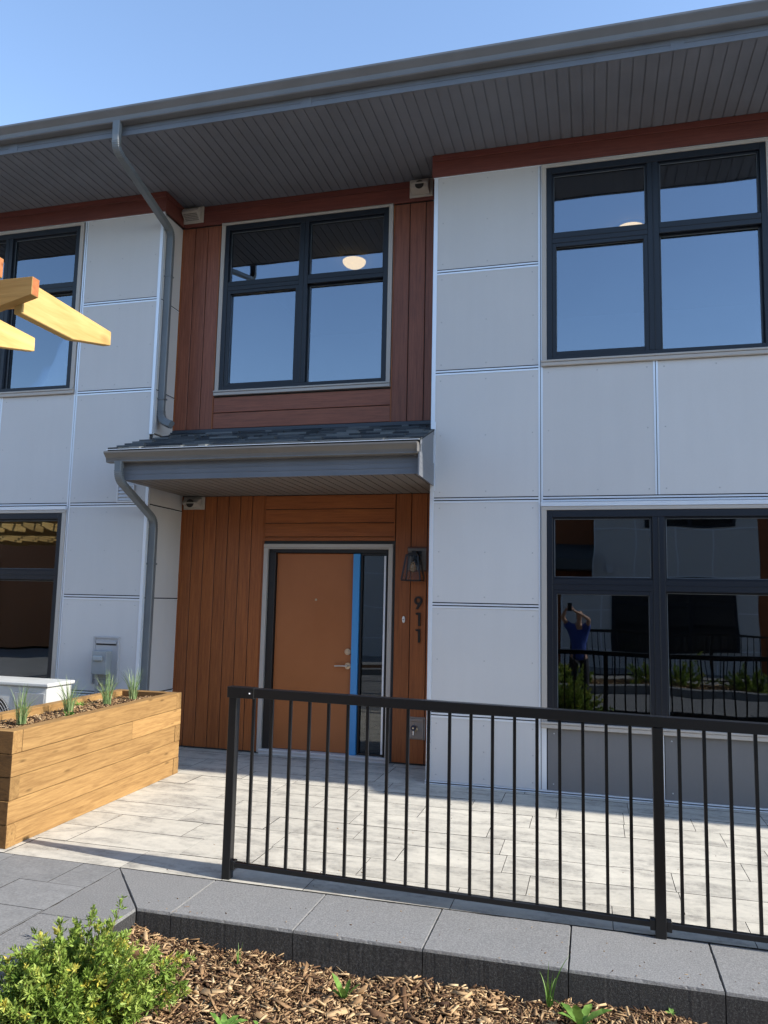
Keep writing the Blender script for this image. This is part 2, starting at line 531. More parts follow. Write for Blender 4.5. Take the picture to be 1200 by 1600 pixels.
G = 0.0022
Yb, Yf = -2.70, -3.182
xs = [-0.84, -0.644, 0.017, 0.658, 1.314, 1.954, 2.61, 3.26, 3.91, 4.56, 5.2]
rough_stone([(-1.262, Yb), (xs[1] - G, Yb), (xs[1] - G, Yf), (-0.84 + G, Yf)], -0.26, 0.0, 'kerb_stone')
for a, b in zip(xs[1:], xs[2:]):
    rough_stone([(a + G, Yb), (b - G, Yb), (b - G, Yf), (a + G, Yf)], -0.26, random.uniform(-0.002, 0.001), 'kerb_stone')
rough_stone([(-1.262, Yb - G * 2), (-0.84 - G, Yf - G * 2), (-0.84 - G, -3.384), (-1.262, -3.384)], -0.26, -0.001, 'kerb_stone')
y = -3.388
while y > -5.6:
    rough_stone([(-1.262, y), (-0.84 - G, y), (-0.84 - G, y - 0.62), (-1.262, y - 0.62)], -0.26, -0.001, 'kerb_stone')
    y -= 0.624
x = -0.84
while x < 5:
    rough_stone([(x, -5.7), (x + 0.645, -5.7), (x + 0.645, -6.0), (x, -6.0)], -0.26, 0.0, 'kerb_stone')
    x += 0.65

g = MB(); g.box(-9, 9, -9.199, -6.02, -0.219, -0.15)
struct(g.build('path', M_paver_dark), 'concrete path between the two rows of houses')


# planting bed
def bed_h(x, y):
    return (-0.135 + 0.022 * np.sin(x * 2.1 + 1) * np.cos(y * 2.7) + 0.012 * np.sin(x * 7.3 + y * 5.1) +
            0.008 * np.sin(x * 17 - y * 13) - 0.02 * np.clip((x - 0.4) / 2, 0, 1) + 0.03 * np.clip((-0.2 - x) / 0.6, 0, 1) * np.clip((y + 3.6) / 0.4, 0, 1))


nx, ny = 240, 110
X, Y = np.meshgrid(np.linspace(-0.85, 5.2, nx), np.linspace(-5.72, -3.17, ny), indexing='ij')
Z = bed_h(X, Y) - 0.008
V = np.stack([X, Y, Z], -1).reshape(-1, 3)
ii, jj = np.meshgrid(np.arange(nx - 1), np.arange(ny - 1), indexing='ij')
a = (ii * ny + jj).ravel()
F = np.stack([a, a + ny, a + ny + 1, a + 1], 1)
struct(np_mesh('bed_soil', V, F, M_soil, smooth=True), 'dark soil under the bark mulch')


def chips(name, n, xr, yr, hfun, smin, smax, lift=0.016, tsh=0.0, keep=None):
    x = rng.uniform(*xr, n); y = rng.uniform(*yr, n)
    if keep is not None:
        k = keep(x, y); x = x[k]; y = y[k]; n = len(x)
    L = rng.uniform(smin, smax, n) * rng.choice([0.4, 0.75, 1.0, 1.7, 2.3], n, p=[0.42, 0.30, 0.20, 0.065, 0.015])
    W = L * rng.uniform(0.13, 0.38, n); T = rng.uniform(0.0015, 0.005, n)
    yaw = rng.uniform(0, 2 * np.pi, n); pit = rng.normal(0, 0.28, n); rol = rng.normal(0, 0.5, n)
    z = hfun(x, y) + rng.uniform(-0.002, lift, n)
    base = np.array([[-1, -1, -1], [1, -1, -1], [1, 1, -1], [-1, 1, -1], [-1, -1, 1], [1, -1, 1], [1, 1, 1], [-1, 1, 1]], float)
    P = base[None] * 0.5 * np.stack([L, W, T], 1)[:, None, :]
    # taper and twist the ends
    tp = rng.uniform(0.25, 1.0, (n, 2))
    P[:, [0, 3, 4, 7], 1] *= tp[:, :1]; P[:, [1, 2, 5, 6], 1] *= tp[:, 1:]
    P[:, :, 1] += rng.normal(0, 0.1, (n, 1)) * np.abs(P[:, :, 0]) * 1.2
    cy, sy = np.cos(yaw), np.sin(yaw); cp, sp = np.cos(pit), np.sin(pit); cr, sr = np.cos(rol), np.sin(rol)
    px, py, pz = P[..., 0], P[..., 1], P[..., 2]
    py, pz = py * cr[:, None] - pz * sr[:, None], py * sr[:, None] + pz * cr[:, None]
    px, pz = px * cp[:, None] + pz * sp[:, None], -px * sp[:, None] + pz * cp[:, None]
    px, py = px * cy[:, None] - py * sy[:, None], px * sy[:, None] + py * cy[:, None]
    V = np.stack([px + x[:, None], py + y[:, None], pz + z[:, None]], -1).reshape(-1, 3)
    q = np.array([(0, 3, 2, 1), (4, 5, 6, 7), (0, 1, 5, 4), (1, 2, 6, 5), (2, 3, 7, 6), (3, 0, 4, 7)])
    F = (q[None] + 8 * np.arange(n)[:, None, None]).reshape(-1, 4)
    t = np.clip(rng.beta(1.7, 2.2, n) + tsh, 0, 1)
    return np_mesh(name, V, F, M_chip, np.repeat(t, 6))


o = chips('bark_mulch', 30000, (-0.84, 5.1), (-5.69, -3.19), bed_h, 0.02, 0.075,
          keep=lambda x, y: (rng.random(len(x)) < np.where((x < 2.6) & (y > -4.4), 1.0, 0.25)))
tag(o, 'loose brown bark mulch covering the bed before the kerb', None, kind='stuff')
o2 = chips('fine_bark', 30000, (-0.84, 2.6), (-4.4, -3.19), bed_h, 0.012, 0.035, 0.012, -0.08)
tag(o2, 'fine shredded bark between the larger chips of the bed', None, kind='stuff')

o = chips('bark_crumbs', 520, (-0.84, 4.0), (-3.18, -2.72), lambda x, y: 0.002 + 0 * x, 0.004, 0.016, 0.001, 0.0, keep=lambda x, y: rng.random(len(x)) < np.exp(-(y + 3.18) * 9) + .04)
tag(o, 'crumbs of bark spilled on the kerb stones', None, kind='stuff')
o = chips('paving_debris', 170, (-2.0, 3.5), (-2.7, -0.1), lambda x, y: 0.0022 + 0 * x, 0.003, 0.009, 0.0005, -0.1)
tag(o, 'scattered specks of debris on the pale pavers', None, kind='stuff')

# ------------------------------------------------------------------ the town house
D1, D2 = 0.394, 0.675
H = [5.638, 4.691, 3.713, 2.514, 1.563, 0.599, 0.03]
XL, XR = -2.925, 0.0
house = thing('townhouse', 'two-storey grey panelled townhouse with brown wood-look recess and orange front door', 'townhouse', (0, 0, 0))


def wall_holes(mb, x0, x1, z0, z1, y0, y1, holes, mi=0):
    xs_ = sorted({x0, x1, *[h[0] for h in holes], *[h[1] for h in holes]})
    zs_ = sorted({z0, z1, *[h[2] for h in holes], *[h[3] for h in holes]})
    for a, b in zip(xs_, xs_[1:]):
        for c, d in zip(zs_, zs_[1:]):
            mx, mz = (a + b) / 2, (c + d) / 2
            if any(h[0] < mx < h[1] and h[2] < mz < h[3] for h in holes): continue
            mb.box(a, b, y0, y1, c, d, mi)


UW = (1.052, 2.906, 3.768, 5.60, 4.915)
LW = (1.048, 2.90, 0.60, 2.41, 1.765)
CW = (-2.40, -0.555, 3.772, 5.62, 4.925)
ULW = (-5.80, -3.945, 3.768, 5.60, 4.915)
LLW = (-5.80, -3.93, 0.60, 2.43, 1.78)
RX = 4.0           # right end of the right bay
LX = -6.85         # left end of the left bay
w = MB()
wall_holes(w, 0.02, 12, 0.0, 5.87, 0.016, 0.12, [UW[:4], LW[:4]])
wall_holes(w, -12, XL - 0.02, 0.0, 5.87, 0.016, 0.12, [ULW[:4], LLW[:4]])
wall_holes(w, XL - 0.02, 0.02, 3.2, 5.87, D1 + 0.02, D1 + 0.12, [CW[:4]])
wall_holes(w, XL - 0.02, 0.02, 0.0, 3.2, D2 + 0.02, D2 + 0.12, [(-1.87, -0.57, 0.0, 2.11)])
w.box(XL - 0.12, XL - 0.02, 0.12, D2 + 0.12, 0, 5.87)
w.box(0.02, 0.12, 0.12, D2 + 0.12, 0, 5.87)
w.box(XL - 0.02, 0.02, D1 + 0.02, D2 + 0.12, 3.1, 3.2)
w.build('wall', M_substrate, house)
w = MB(); w.box(-12, 12, 9, 9.2, 0, 5.87); w.box(-12, -11.8, 0.12, 9, 0, 5.87); w.box(11.8, 12, 0.12, 9, 0, 5.87)
w.build('rear_wall', M_panel, house)


def rivets(mb, x0, x1, z0, z1, y, nx_=3, nz_=3, sg=-1, ax='y'):
    for i in range(nx_):
        for j in range(nz_):
            if nx_ > 2 and i == 1 and j == 1 and (z1 - z0) > 1.15: continue
            x = x0 + 0.05 + (x1 - x0 - 0.1) * i / max(1, nx_ - 1); z = z0 + 0.05 + (z1 - z0 - 0.1) * j / max(1, nz_ - 1)
            x += random.uniform(-.004, .004); z += random.uniform(-.004, .004)
            n = len(mb.v); k = 8; r = 0.0065
            for kk in range(k):
                aa = 2 * math.pi * kk / k
                mb.v.append((x + r * math.cos(aa), y, z + r * math.sin(aa)))
            for kk in range(k):
                aa = 2 * math.pi * kk / k
                mb.v.append((x + r * .6 * math.cos(aa), y - 0.003, z + r * .6 * math.sin(aa)))
            for kk in range(k):
                mb.face([n + kk, n + (kk + 1) % k, n + k + (kk + 1) % k, n + k + kk], 1)
            mb.face([n + k + kk for kk in range(k)], 1)


M_rivet = mat('painted_rivet', (0.40, 0.40, 0.41), 0.35)


def panel(x0, x1, z0, z1, m=None, nx_=3, nz_=3, y=0.0):
    mb = MB(); mb.box(x0, x1, y, y + 0.012, z0, z1, 0, random.random())
    rivets(mb, x0, x1, z0, z1, y, nx_, nz_)
    return mb.build('cladding_panel', [m or M_panel, M_rivet], house)


HG = 0.026   # half height of a reveal
tr = MB()     # all reveals and corner trims


def reveal_h(x0, x1, z, y=0.0):
    tr.box(x0, x1, y + 0.003, y + 0.015, z - HG, z + HG, 1)
    tr.box(x0, x1, y - 0.004, y + 0.008, z + 0.001, z + HG - 0.010, 0)
    tr.box(x0, x1, y - 0.004, y + 0.008, z - HG, z - 0.009, 0)



def reveal_v(x, z0, z1, y=0.0, hw=0.020):
    tr.box(x - hw, x + hw, y + 0.003, y + 0.0155, z0, z1, 1)
    tr.box(x - hw + 0.0005, x - 0.003, y - 0.002, y + 0.008, z0, z1, 0)
    tr.box(x + 0.003, x + hw - 0.0005, y - 0.002, y + 0.008, z0, z1, 0)


VG = 0.020
# right bay: narrow column
c0, c1 = 0.034, 0.996 - VG
for a, b in zip(H[1:], H):
    panel(c0, c1, a + HG if a > 0.1 else a, b - HG if b < 5.6 else b)
    if a > 0.1: reveal_h(c0 - 0.002, c1 + 0.002, a)
reveal_v(0.996, 0.03, 5.638)
tr.box(0.0, 0.034, -0.006, 0.03, 0.02, 3.18, 0); tr.box(0.0, 0.034, -0.006, 0.03, 3.22, 5.64, 0)
tr.box(-0.004, 0.006, -0.003, 0.10, 0.02, 5.64, 0)
# right bay: between and beside the windows
for i, (a, b) in enumerate(((1.016, 1.975 - VG), (1.975 + VG, 2.955 - VG))):
    panel(a, b, H[3] + HG, H[2] - 0.004)
    panel(a + (0.0 if i else 0.035), b, 0.03, 0.548, M_panel_dark, 2, 2, 0.004)
reveal_v(1.975, H[3] + HG, H[2]); tr.box(1.975 - 0.012, 1.975 + 0.012, -0.004, 0.012, 0.03, 0.55, 0)
reveal_v(2.955, 0.03, 5.638)
tr.box(1.0105, 1.042, -0.004, 0.012, 0.03, 0.55, 0)
reveal_h(1.0105, 2.94, H[3])
for a, b in zip(H[1:], H):
    panel(2.975, RX - 0.03, a + HG if a > 0.1 else a, b - HG if b < 5.6 else b)
    if a > 0.1: reveal_h(2.968, RX - 0.03, a)
tr.box(RX - 0.03, RX, -0.006, 0.03, 0.02, 5.64, 0)
# the rest of the row to the right, plain
x = RX
while x < 11.9:
    for a, b in zip(H[1:], H):
        panel(x + 0.01, x + 1.58, a + HG, b - HG if b < 5.6 else b)
    x += 1.6
tr.build('panel_trim', [M_trim, M_groove], house); tr = MB()
# left bay
c0, c1 = -3.87 + VG, XL - 0.034
for a, b in zip(H[1:], H):
    panel(c0, c1, a + HG if a > 0.1 else a, b - HG if b < 5.6 else b)
    if a > 0.1: reveal_h(c0 - 0.002, c1 + 0.002, a)
reveal_v(-3.87, 0.03, 5.638)
tr.box(XL - 0.034, XL, -0.006, 0.03, 0.02, 3.18, 0); tr.box(XL - 0.034, XL, -0.006, 0.03, 3.24, 5.64, 0)
for i, (a, b) in enumerate(((-5.80, -4.822 - VG), (-4.822 + VG, -3.87 - VG))):
    panel(a, b, H[3] + HG, H[2] - 0.004)
    panel(a, b, 0.03, 0.548, M_panel_dark, 2, 2, 0.004)
reveal_v(-4.822, H[3] + HG, H[2])
reveal_v(-5.815, 0.03, 5.638)
reveal_h(-5.80, -3.886, H[3])
for a, b in zip(H[1:], H):
    panel(LX, -5.83, a + HG if a > 0.1 else a, b - HG if b < 5.6 else b)
x = LX - 1.6
while x > -12:
    for a, b in zip(H[1:], H):
        panel(x + 0.01, x + 1.58, a + HG, b - HG if b < 5.6 else b)
    x -= 1.6
# base flashing along the ground
for a, b in ((0.0, RX), (LX, XL)):
    if a == 0.0: keep = tr; tr = MB()
    tr.box(a - 0.01, b + 0.01, -0.012, 0.02, 0.018, 0.028, 0); tr.box(a, b, 0.0, 0.02, 0.0, 0.018, 1)
    tr.box(a - 0.01, b + 0.01, -0.02, 0.0, 0.002, 0.009, 0)
    if a == 0.0: tr.build('base_flashing', [M_trim, M_groove], house); tr = keep
# side walls of the recess
sw = MB()
zz = [(0.02, 3.10)], [(3.3, 5.64)]
for (a, b) in ((0.02, H[5]), (H[5], H[4]), (H[4], H[3]), (H[3], 3.25)):
    sw.box(XL - 0.012, XL, 0.033, D2, a + 0.008, b - 0.008, 0, random.random())
for (a, b) in ((3.25, H[2]), (H[2], H[1]), (H[1], 5.638)):
    sw.box(XL - 0.012, XL, 0.033, D1 + 0.02, a + 0.008, b - 0.008, 0, random.random())
sw.build('side_panel', M_panel, house); sw = MB()
for (a, b) in ((0.02, 3.1), (3.1, 5.638)):
    sw.box(0.0, 0.012, 0.101, D2 if b < 4 else D1 + 0.02, a, b, 0, random.random())
sw.build('side_panel', M_panel, house)
for z in H[1:6]:
    d = D2 if z < 3.2 else D1
    tr.box(XL - 0.01, XL + 0.003, 0.033, d, z - 0.004, z + 0.006, 1)
    tr.box(XL - 0.01, XL + 0.004, 0.033, d, z - 0.009, z - 0.0045, 0)
tr.build('panel_trim', [M_trim, M_groove], house)


# wood-look boards
def boards(x0, x1, z0, z1, y, width, vertical, mb, ax='y'):
    n = max(1, round(((x1 - x0) if vertical else (z1 - z0)) / width))
    for i in range(n):
        t = random.random()
        if vertical:
            a = x0 + (x1 - x0) * i / n; b = x0 + (x1 - x0) * (i + 1) / n
            mb.box(a + 0.004, b - 0.004, y, y + 0.016, z0, z1, 0, t)
        else:
            a = z0 + (z1 - z0) * i / n; b = z0 + (z1 - z0) * (i + 1) / n
            mb.box(x0, x1, y, y + 0.016, a + 0.0035, b - 0.0035, 0, t)


Z1t = 5.635
v = MB()
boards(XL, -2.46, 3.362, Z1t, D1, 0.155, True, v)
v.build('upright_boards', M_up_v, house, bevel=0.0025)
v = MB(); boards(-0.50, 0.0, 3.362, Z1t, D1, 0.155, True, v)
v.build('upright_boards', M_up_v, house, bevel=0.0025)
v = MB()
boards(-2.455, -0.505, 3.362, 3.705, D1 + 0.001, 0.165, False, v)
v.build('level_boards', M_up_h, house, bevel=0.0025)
v = MB()
boards(XL, -1.945, 0.02, 2.676, D2, 0.14, True, v)
v.build('upright_boards', M_cl_v, house, bevel=0.0025)
v = MB(); boards(-0.495, 0.0, 0.02, 2.676, D2, 0.155, True, v)
v.build('upright_boards', M_cl_v, house, bevel=0.0025)
v = MB()
boards(-1.94, -0.50, 2.235, 2.676, D2 + 0.001, 0.15, False, v)
v.box(-1.94, -0.50, D2 - 0.004, D2 + 0.01, 2.195, 2.232, 0, 0.3)
v.build('level_boards', M_cl_h, house, bevel=0.0025)
v = MB()
v.box(-1.945, -1.93, D2 - 0.006, D2 + 0.01, 0.02, 2.676, 0, .4)
v.build('board_trim', M_cl_v, house); v = MB(); v.box(-0.51, -0.498, D2 - 0.006, D2 + 0.01, 2.2, 2.676, 0, .4)
v.build('board_trim', M_cl_v, house); v = MB()
v.box(-2.468, -2.456, D1 - 0.006, D1 + 0.01, 3.362, Z1t, 0, .4)
v.build('board_trim', M_cl_v, house); v = MB(); v.box(-0.504, -0.493, D1 - 0.006, D1 + 0.01, 3.362, Z1t, 0, .4)
v.build('board_trim', M_cl_v, house); v = MB()
v.box(XL, XL + 0.014, D1 - 0.008, D1, 3.362, Z1t, 0, .4)
v.build('board_trim', M_cl_v, house); v = MB(); v.box(XL, XL + 0.014, D2 - 0.008, D2, 0.02, 2.676, 0, .4)
v.build('board_trim', M_cl_v, house)
# frieze under the soffit
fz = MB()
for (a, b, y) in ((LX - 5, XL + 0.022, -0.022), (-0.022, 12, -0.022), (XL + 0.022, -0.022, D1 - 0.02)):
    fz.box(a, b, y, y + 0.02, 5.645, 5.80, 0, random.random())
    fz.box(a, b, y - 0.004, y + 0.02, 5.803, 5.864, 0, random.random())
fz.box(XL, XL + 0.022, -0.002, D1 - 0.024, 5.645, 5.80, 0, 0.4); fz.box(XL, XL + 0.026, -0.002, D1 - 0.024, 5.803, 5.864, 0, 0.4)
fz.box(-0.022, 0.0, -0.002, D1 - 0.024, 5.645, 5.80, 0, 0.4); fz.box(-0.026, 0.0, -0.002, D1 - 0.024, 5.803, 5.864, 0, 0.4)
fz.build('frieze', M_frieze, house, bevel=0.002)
fl = MB()
fl.box(LX - 5, XL + 0.01, -0.010, 0.0, 5.636, 5.643); fl.box(-0.01, 12, -0.010, 0.0, 5.636, 5.643)
fl.build('frieze_flashing', M_trim, house)


# windows
def window(W, y0, glass, trim=True, tilt=0.0, extra_left=True):
    xl, xr, zb, zt, ztr = W
    xm = (xl + xr) / 2
    f = MB()
    d0, d1 = y0 - 0.012, y0 + 0.075
    f.box(xl, xl + 0.05, d0, d1, zb, zt); f.box(xr - 0.05, xr, d0, d1, zb, zt)
    f.box(xl + 0.05, xr - 0.05, d0, d1, zt - 0.06, zt); f.box(xl + 0.05, xr - 0.05, d0, d1, zb, zb + 0.042)
    f.box(xm - 0.048, xm + 0.048, d0 + 0.002, d1, zb + 0.042, zt - 0.06)
    f.box(xm - 0.004, xm + 0.004, d0 - 0.003, d0 + 0.002, zb + 0.042, zt - 0.06)
    for a, b in ((xl + 0.05, xm - 0.048), (xm + 0.048, xr - 0.05)):
        f.box(a, b, d0 + 0.003, d1, ztr - 0.048, ztr + 0.048)
        f.box(a, b, d0 - 0.001, d0 + 0.003, ztr - 0.004, ztr + 0.004)
    fo = f.build('window', M_frame, house, bevel=0.003)
    s = MB()
    yg = y0 + 0.038
    cells = [(xl + 0.05, xm - 0.048, ztr + 0.048, zt - 0.06, 0.016, 0), (xm + 0.048, xr - 0.05, ztr + 0.048, zt - 0.06, 0.016, 0),
             (xl + 0.05, xm - 0.048, zb + 0.042, ztr - 0.048, 0.036, 0), (xm + 0.048, xr - 0.05, zb + 0.042, ztr - 0.048, 0.014, 0.02)]
    for i, (a, b, c, d, w_, yy) in enumerate(cells):
        y_ = (yg - 0.022 if i != 2 else y0 - 0.004) + yy
        s.box(a, a + w_, y_, yg + yy + 0.01, c, d); s.box(b - w_, b, y_, yg + yy + 0.01, c, d)
        s.box(a + w_, b - w_, y_, yg + yy + 0.01, c, c + w_); s.box(a + w_, b - w_, y_, yg + yy + 0.01, d - w_, d)
    s.build('sash', M_frame, fo, bevel=0.002)
    gasket = MB()
    for i, (a, b, c, d, w_, yy) in enumerate(cells):
        p = MB()
        t_ = math.tan(R(tilt)) if i == 2 else 0.0
        k = w_ + 0.0005
        cx_ = (a + b) / 2
        p.box(a + k, b - k, yg + yy, yg + yy + 0.006, c + k, d - k, fn=(lambda x, y, z: (x, y + (x - cx_) * t_ * 0.9, z)))
        p.build('pane', glass, fo)
        q = 0.003
        for bx in ((a + k, a + k + q, c + k, d - k), (b - k - q, b - k, c + k, d - k), (a + k, b - k, c + k, c + k + q), (a + k, b - k, d - k - q, d - k)):
            gasket.box(bx[0], bx[1], yg + yy - 0.014, yg + yy - 0.010, bx[2], bx[3])
    gasket.build('glazing_bead', M_gasket, fo)
    if trim:
        t = MB()
        t.box(xl - 0.045, xl - 0.001, y0 - 0.016, y0 + 0.012, zb - 0.02, zt + 0.02)
        t.box(xr + 0.001, xr + 0.045, y0 - 0.016, y0 + 0.012, zb - 0.02, zt + 0.02)
        t.box(xl - 0.045, xr + 0.045, y0 - 0.020, y0 + 0.012, zt + 0.002, zt + 0.035)
        t.build('window_trim', M_beige, fo, bevel=0.002)
        s2 = MB()
        s2.box(xl - 0.05, xr + 0.05, y0 - 0.032, y0 + 0.012, zb - 0.055, zb - 0.022); s2.box(xl - 0.05, xr + 0.05, y0 - 0.040, y0 + 0.012, zb - 0.020, zb - 0.002)
        s2.build('sill', M_beige, fo, bevel=0.003)
    return fo


M_gasket = mat('glazing_bead_grey', (0.16, 0.18, 0.2), 0.4)
window(UW, 0.0, M_glass_up)
window(LW, 0.0, M_glass_low, tilt=1.9)
window(CW, D1, M_glass_up)
window(ULW, 0.0, M_glass_up)
window(LLW, 0.0, M_glass_low)
for W in (LW, LLW):
    hd = MB(); hd.box(W[0] - 0.05, W[1] + 0.05, -0.026, 0.0, W[3] + 0.036, W[3] + 0.072)
    hd.build('head_flashing', M_trim, house)


# rooms behind the glass
def room(x0, x1, y0, y1, z0, z1):
    r = MB(); t = 0.05
    r.box(x0, x1, y1, y1 + t, z0, z1); r.box(x0 - t, x0, y0, y1 + t, z0, z1); r.box(x1, x1 + t, y0, y1 + t, z0, z1)
    r.box(x0 - t, x1 + t, y0, y1 + t, z1, z1 + t); r.box(x0 - t, x1 + t, y0, y1 + t, z0 - t, z0, 1)
    return r.build('room', [M_room, M_roomfloor], house)


room(0.18, 3.9, 0.13, 4.2, 3.0, 5.72); room(0.18, 3.9, 0.13, 4.2, 0.05, 2.62)
room(-2.8, -0.02, D1 + 0.13, 4.2, 3.25, 5.72); room(-2.0, -0.3, D2 + 0.2, 3.5, 0.05, 2.62)
room(-6.8, -3.1, 0.13, 4.2, 3.0, 5.72); room(-6.8, -3.1, 0.13, 4.2, 0.05, 2.62)

# entrance door
yd = D2 + 0.055
fr = MB()
fr.box(-1.875, -1.800, D2 + 0.012, D2 + 0.11, 0.03, 2.085); fr.box(-1.86, -0.575, D2 + 0.012, D2 + 0.11, 2.07, 2.125)
fr.box(-0.598, -0.572, D2 + 0.012, D2 + 0.11, 0.03, 2.07)
fr.box(-0.862, -0.842, D2 + 0.03, D2 + 0.11, 0.06, 2.07); fr.box(-0.842, -0.598, D2 + 0.03, D2 + 0.11, 2.045, 2.07)
fr.box(-0.842, -0.598, D2 + 0.03, D2 + 0.11, 0.055, 0.075)
fro = fr.build('door_frame', M_door_black, house, bevel=0.003)
p = MB(); p.box(-0.835, -0.603, D2 + 0.06, D2 + 0.066, 0.078, 2.043); p.build('sidelight_pane', M_glass_low, fro)
p = MB(); p.box(-0.938, -0.866, D2 + 0.005, D2 + 0.10, 0.045, 2.062); p.build('blue_mullion', M_blue, fro, bevel=0.004)['label'] = 'bright blue upright between the door and its sidelight'
p = MB(); p.box(-0.606, -0.588, D2 + 0.0, D2 + 0.02, 0.08, 2.04); p.build('weather_strip', M_trim, fro)
p = MB()
p.box(-1.925, -1.880, D2 - 0.018, D2 + 0.03, 0.012, 2.12); p.box(-0.560, -0.515, D2 - 0.018, D2 + 0.03, 0.012, 2.12)
p.box(-1.925, -0.515, D2 - 0.022, D2 + 0.03, 2.122, 2.16); p.box(-1.88, -0.56, D2 - 0.012, D2 + 0.02, 2.108, 2.120)
p.build('door_trim', M_beige, fro, bevel=0.002)
p = MB(); p.box(-1.90, -0.535, D2 - 0.03, D2 + 0.1, 0.03, 0.052); p.box(-1.90, -0.535, D2 - 0.02, D2 + 0.1, 0.0, 0.029)
p.build('threshold', M_thresh, fro, bevel=0.003)
p = MB(); p.box(-1.796, -0.942, yd, yd + 0.045, 0.056, 2.066); dr = p.build('door', M_door, house, bevel=0.003)
p = MB(); p.cyl((-0.986, yd - 0.012, 1.063), (-0.986, yd + 0.001, 1.063), 0.033, 24); p.cyl((-0.986, yd - 0.02, 1.063), (-0.986, yd - 0.011, 1.063), 0.02, 20)
p.build('deadbolt', M_brass, dr, bevel=0.002)
p = MB(); p.cyl((-0.982, yd - 0.01, 0.922), (-0.982, yd + 0.001, 0.922), 0.033, 24)
p.cyl((-0.982, yd - 0.055, 0.922), (-0.982, yd - 0.009, 0.922), 0.011, 14)
p.tube([(-0.972, yd - 0.05, 0.922), (-1.02, yd - 0.052, 0.923), (-1.07, yd - 0.05, 0.921), (-1.112, yd - 0.044, 0.917)],
       [(0.008 * math.cos(q * .7854), 0.008 * math.sin(q * .7854)) for q in range(8)])
p.build('handle', M_brass, dr, bevel=0.001)
p = MB(); p.cyl((-1.348, yd - 0.004, 1.584), (-1.348, yd + 0.001, 1.584), 0.012, 16); p.cyl((-1.348, yd - 0.006, 1.584), (-1.348, yd - 0.003, 1.584), 0.006, 12)
p.build('peephole', M_brass, dr)


# eaves ---------------------------------------------------------
def ribbed(mb, x0, x1, y0, y1, z, pitch=0.0985, up=0.0):
    n = int((x1 - x0) / pitch)
    for i in range(n + 1):
        a = x0 + i * pitch; b = min(a + pitch, x1)
        if b - a < 0.01: continue
        mb.box(a, b - 0.012, y0, y1, z, z + 0.012, 0, 0.5)
        mb.box(b - 0.012, b, y0, y1, z + 0.007, z + 0.016, 0, 0.5)


def gutter(mb, x0, x1, y, z, h=0.115, d=0.125):
    prof = [(0, 0), (-d * .55, 0), (-d * .62, h * .06), (-d * .60, h * .16), (-d * .66, h * .42), (-d * .82, h * .62), (-d * .96, h * .78), (-d, h * .86),
            (-d, h), (-d + .012, h), (-d + .012, h * .88), (-d * .5, h * .5), (-.004, h * .5), (-.004, h), (0, h)]
    mb.prism([(y + a, z + b) for a, b in prof], x0, x1, 'x')


seg = [(-12.4, 5.0, 1.0), (5.0, 8.2, 1.30), (8.2, 13.0, 1.52)]  # unseen deeper overhangs on the right, shaped to cast the patio shadow edge
so = MB()
for x0, x1, ov in seg:
    ribbed(so, x0, x1, -ov, D1 + 0.02 if x1 < 6 else 0.02, 5.866)
soo = so.build('eave', M_soffit, house)
fa = MB()
for x0, x1, ov in seg:
    fa.box(x0, x1, -ov - 0.006, -ov + 0.014, 5.858, 6.08); fa.box(x0, x1, -ov - 0.010, -ov - 0.006, 5.856, 5.872)
    fa.box(x0, x1, -ov - 0.010, -ov - 0.006, 5.905, 5.909)
for xx in (-7.1, -4.05, -1.0, 2.05, 5.0):
    fa.box(xx, xx + 0.1, -1.0105, -1.006, 5.858, 6.0)
fa.build('fascia', M_fascia, soo)
gu = MB()
for x0, x1, ov in seg: gutter(gu, x0 - 0.02, x1 + 0.02, -ov - 0.006, 5.955)
gu.build('gutter', M_gutter, soo)
rf = MB()
for x0, x1, ov in seg:
    rf.prism([(-ov - 0.05, 6.075), (4.5, 7.6), (4.5, 7.5), (-ov - 0.02, 6.06)], x0, x1, 'x')
rf.prism([(4.5, 7.6), (10.3, 6.0), (10.3, 5.9), (4.5, 7.5)], -12.4, 13.0, 'x')
rf.prism([(-1.0, 5.89), (-1.0, 6.05), (4.5, 7.48), (10.2, 5.9)], -12.35, -12.2, 'x')
rf.build('roof', M_shingle, house)

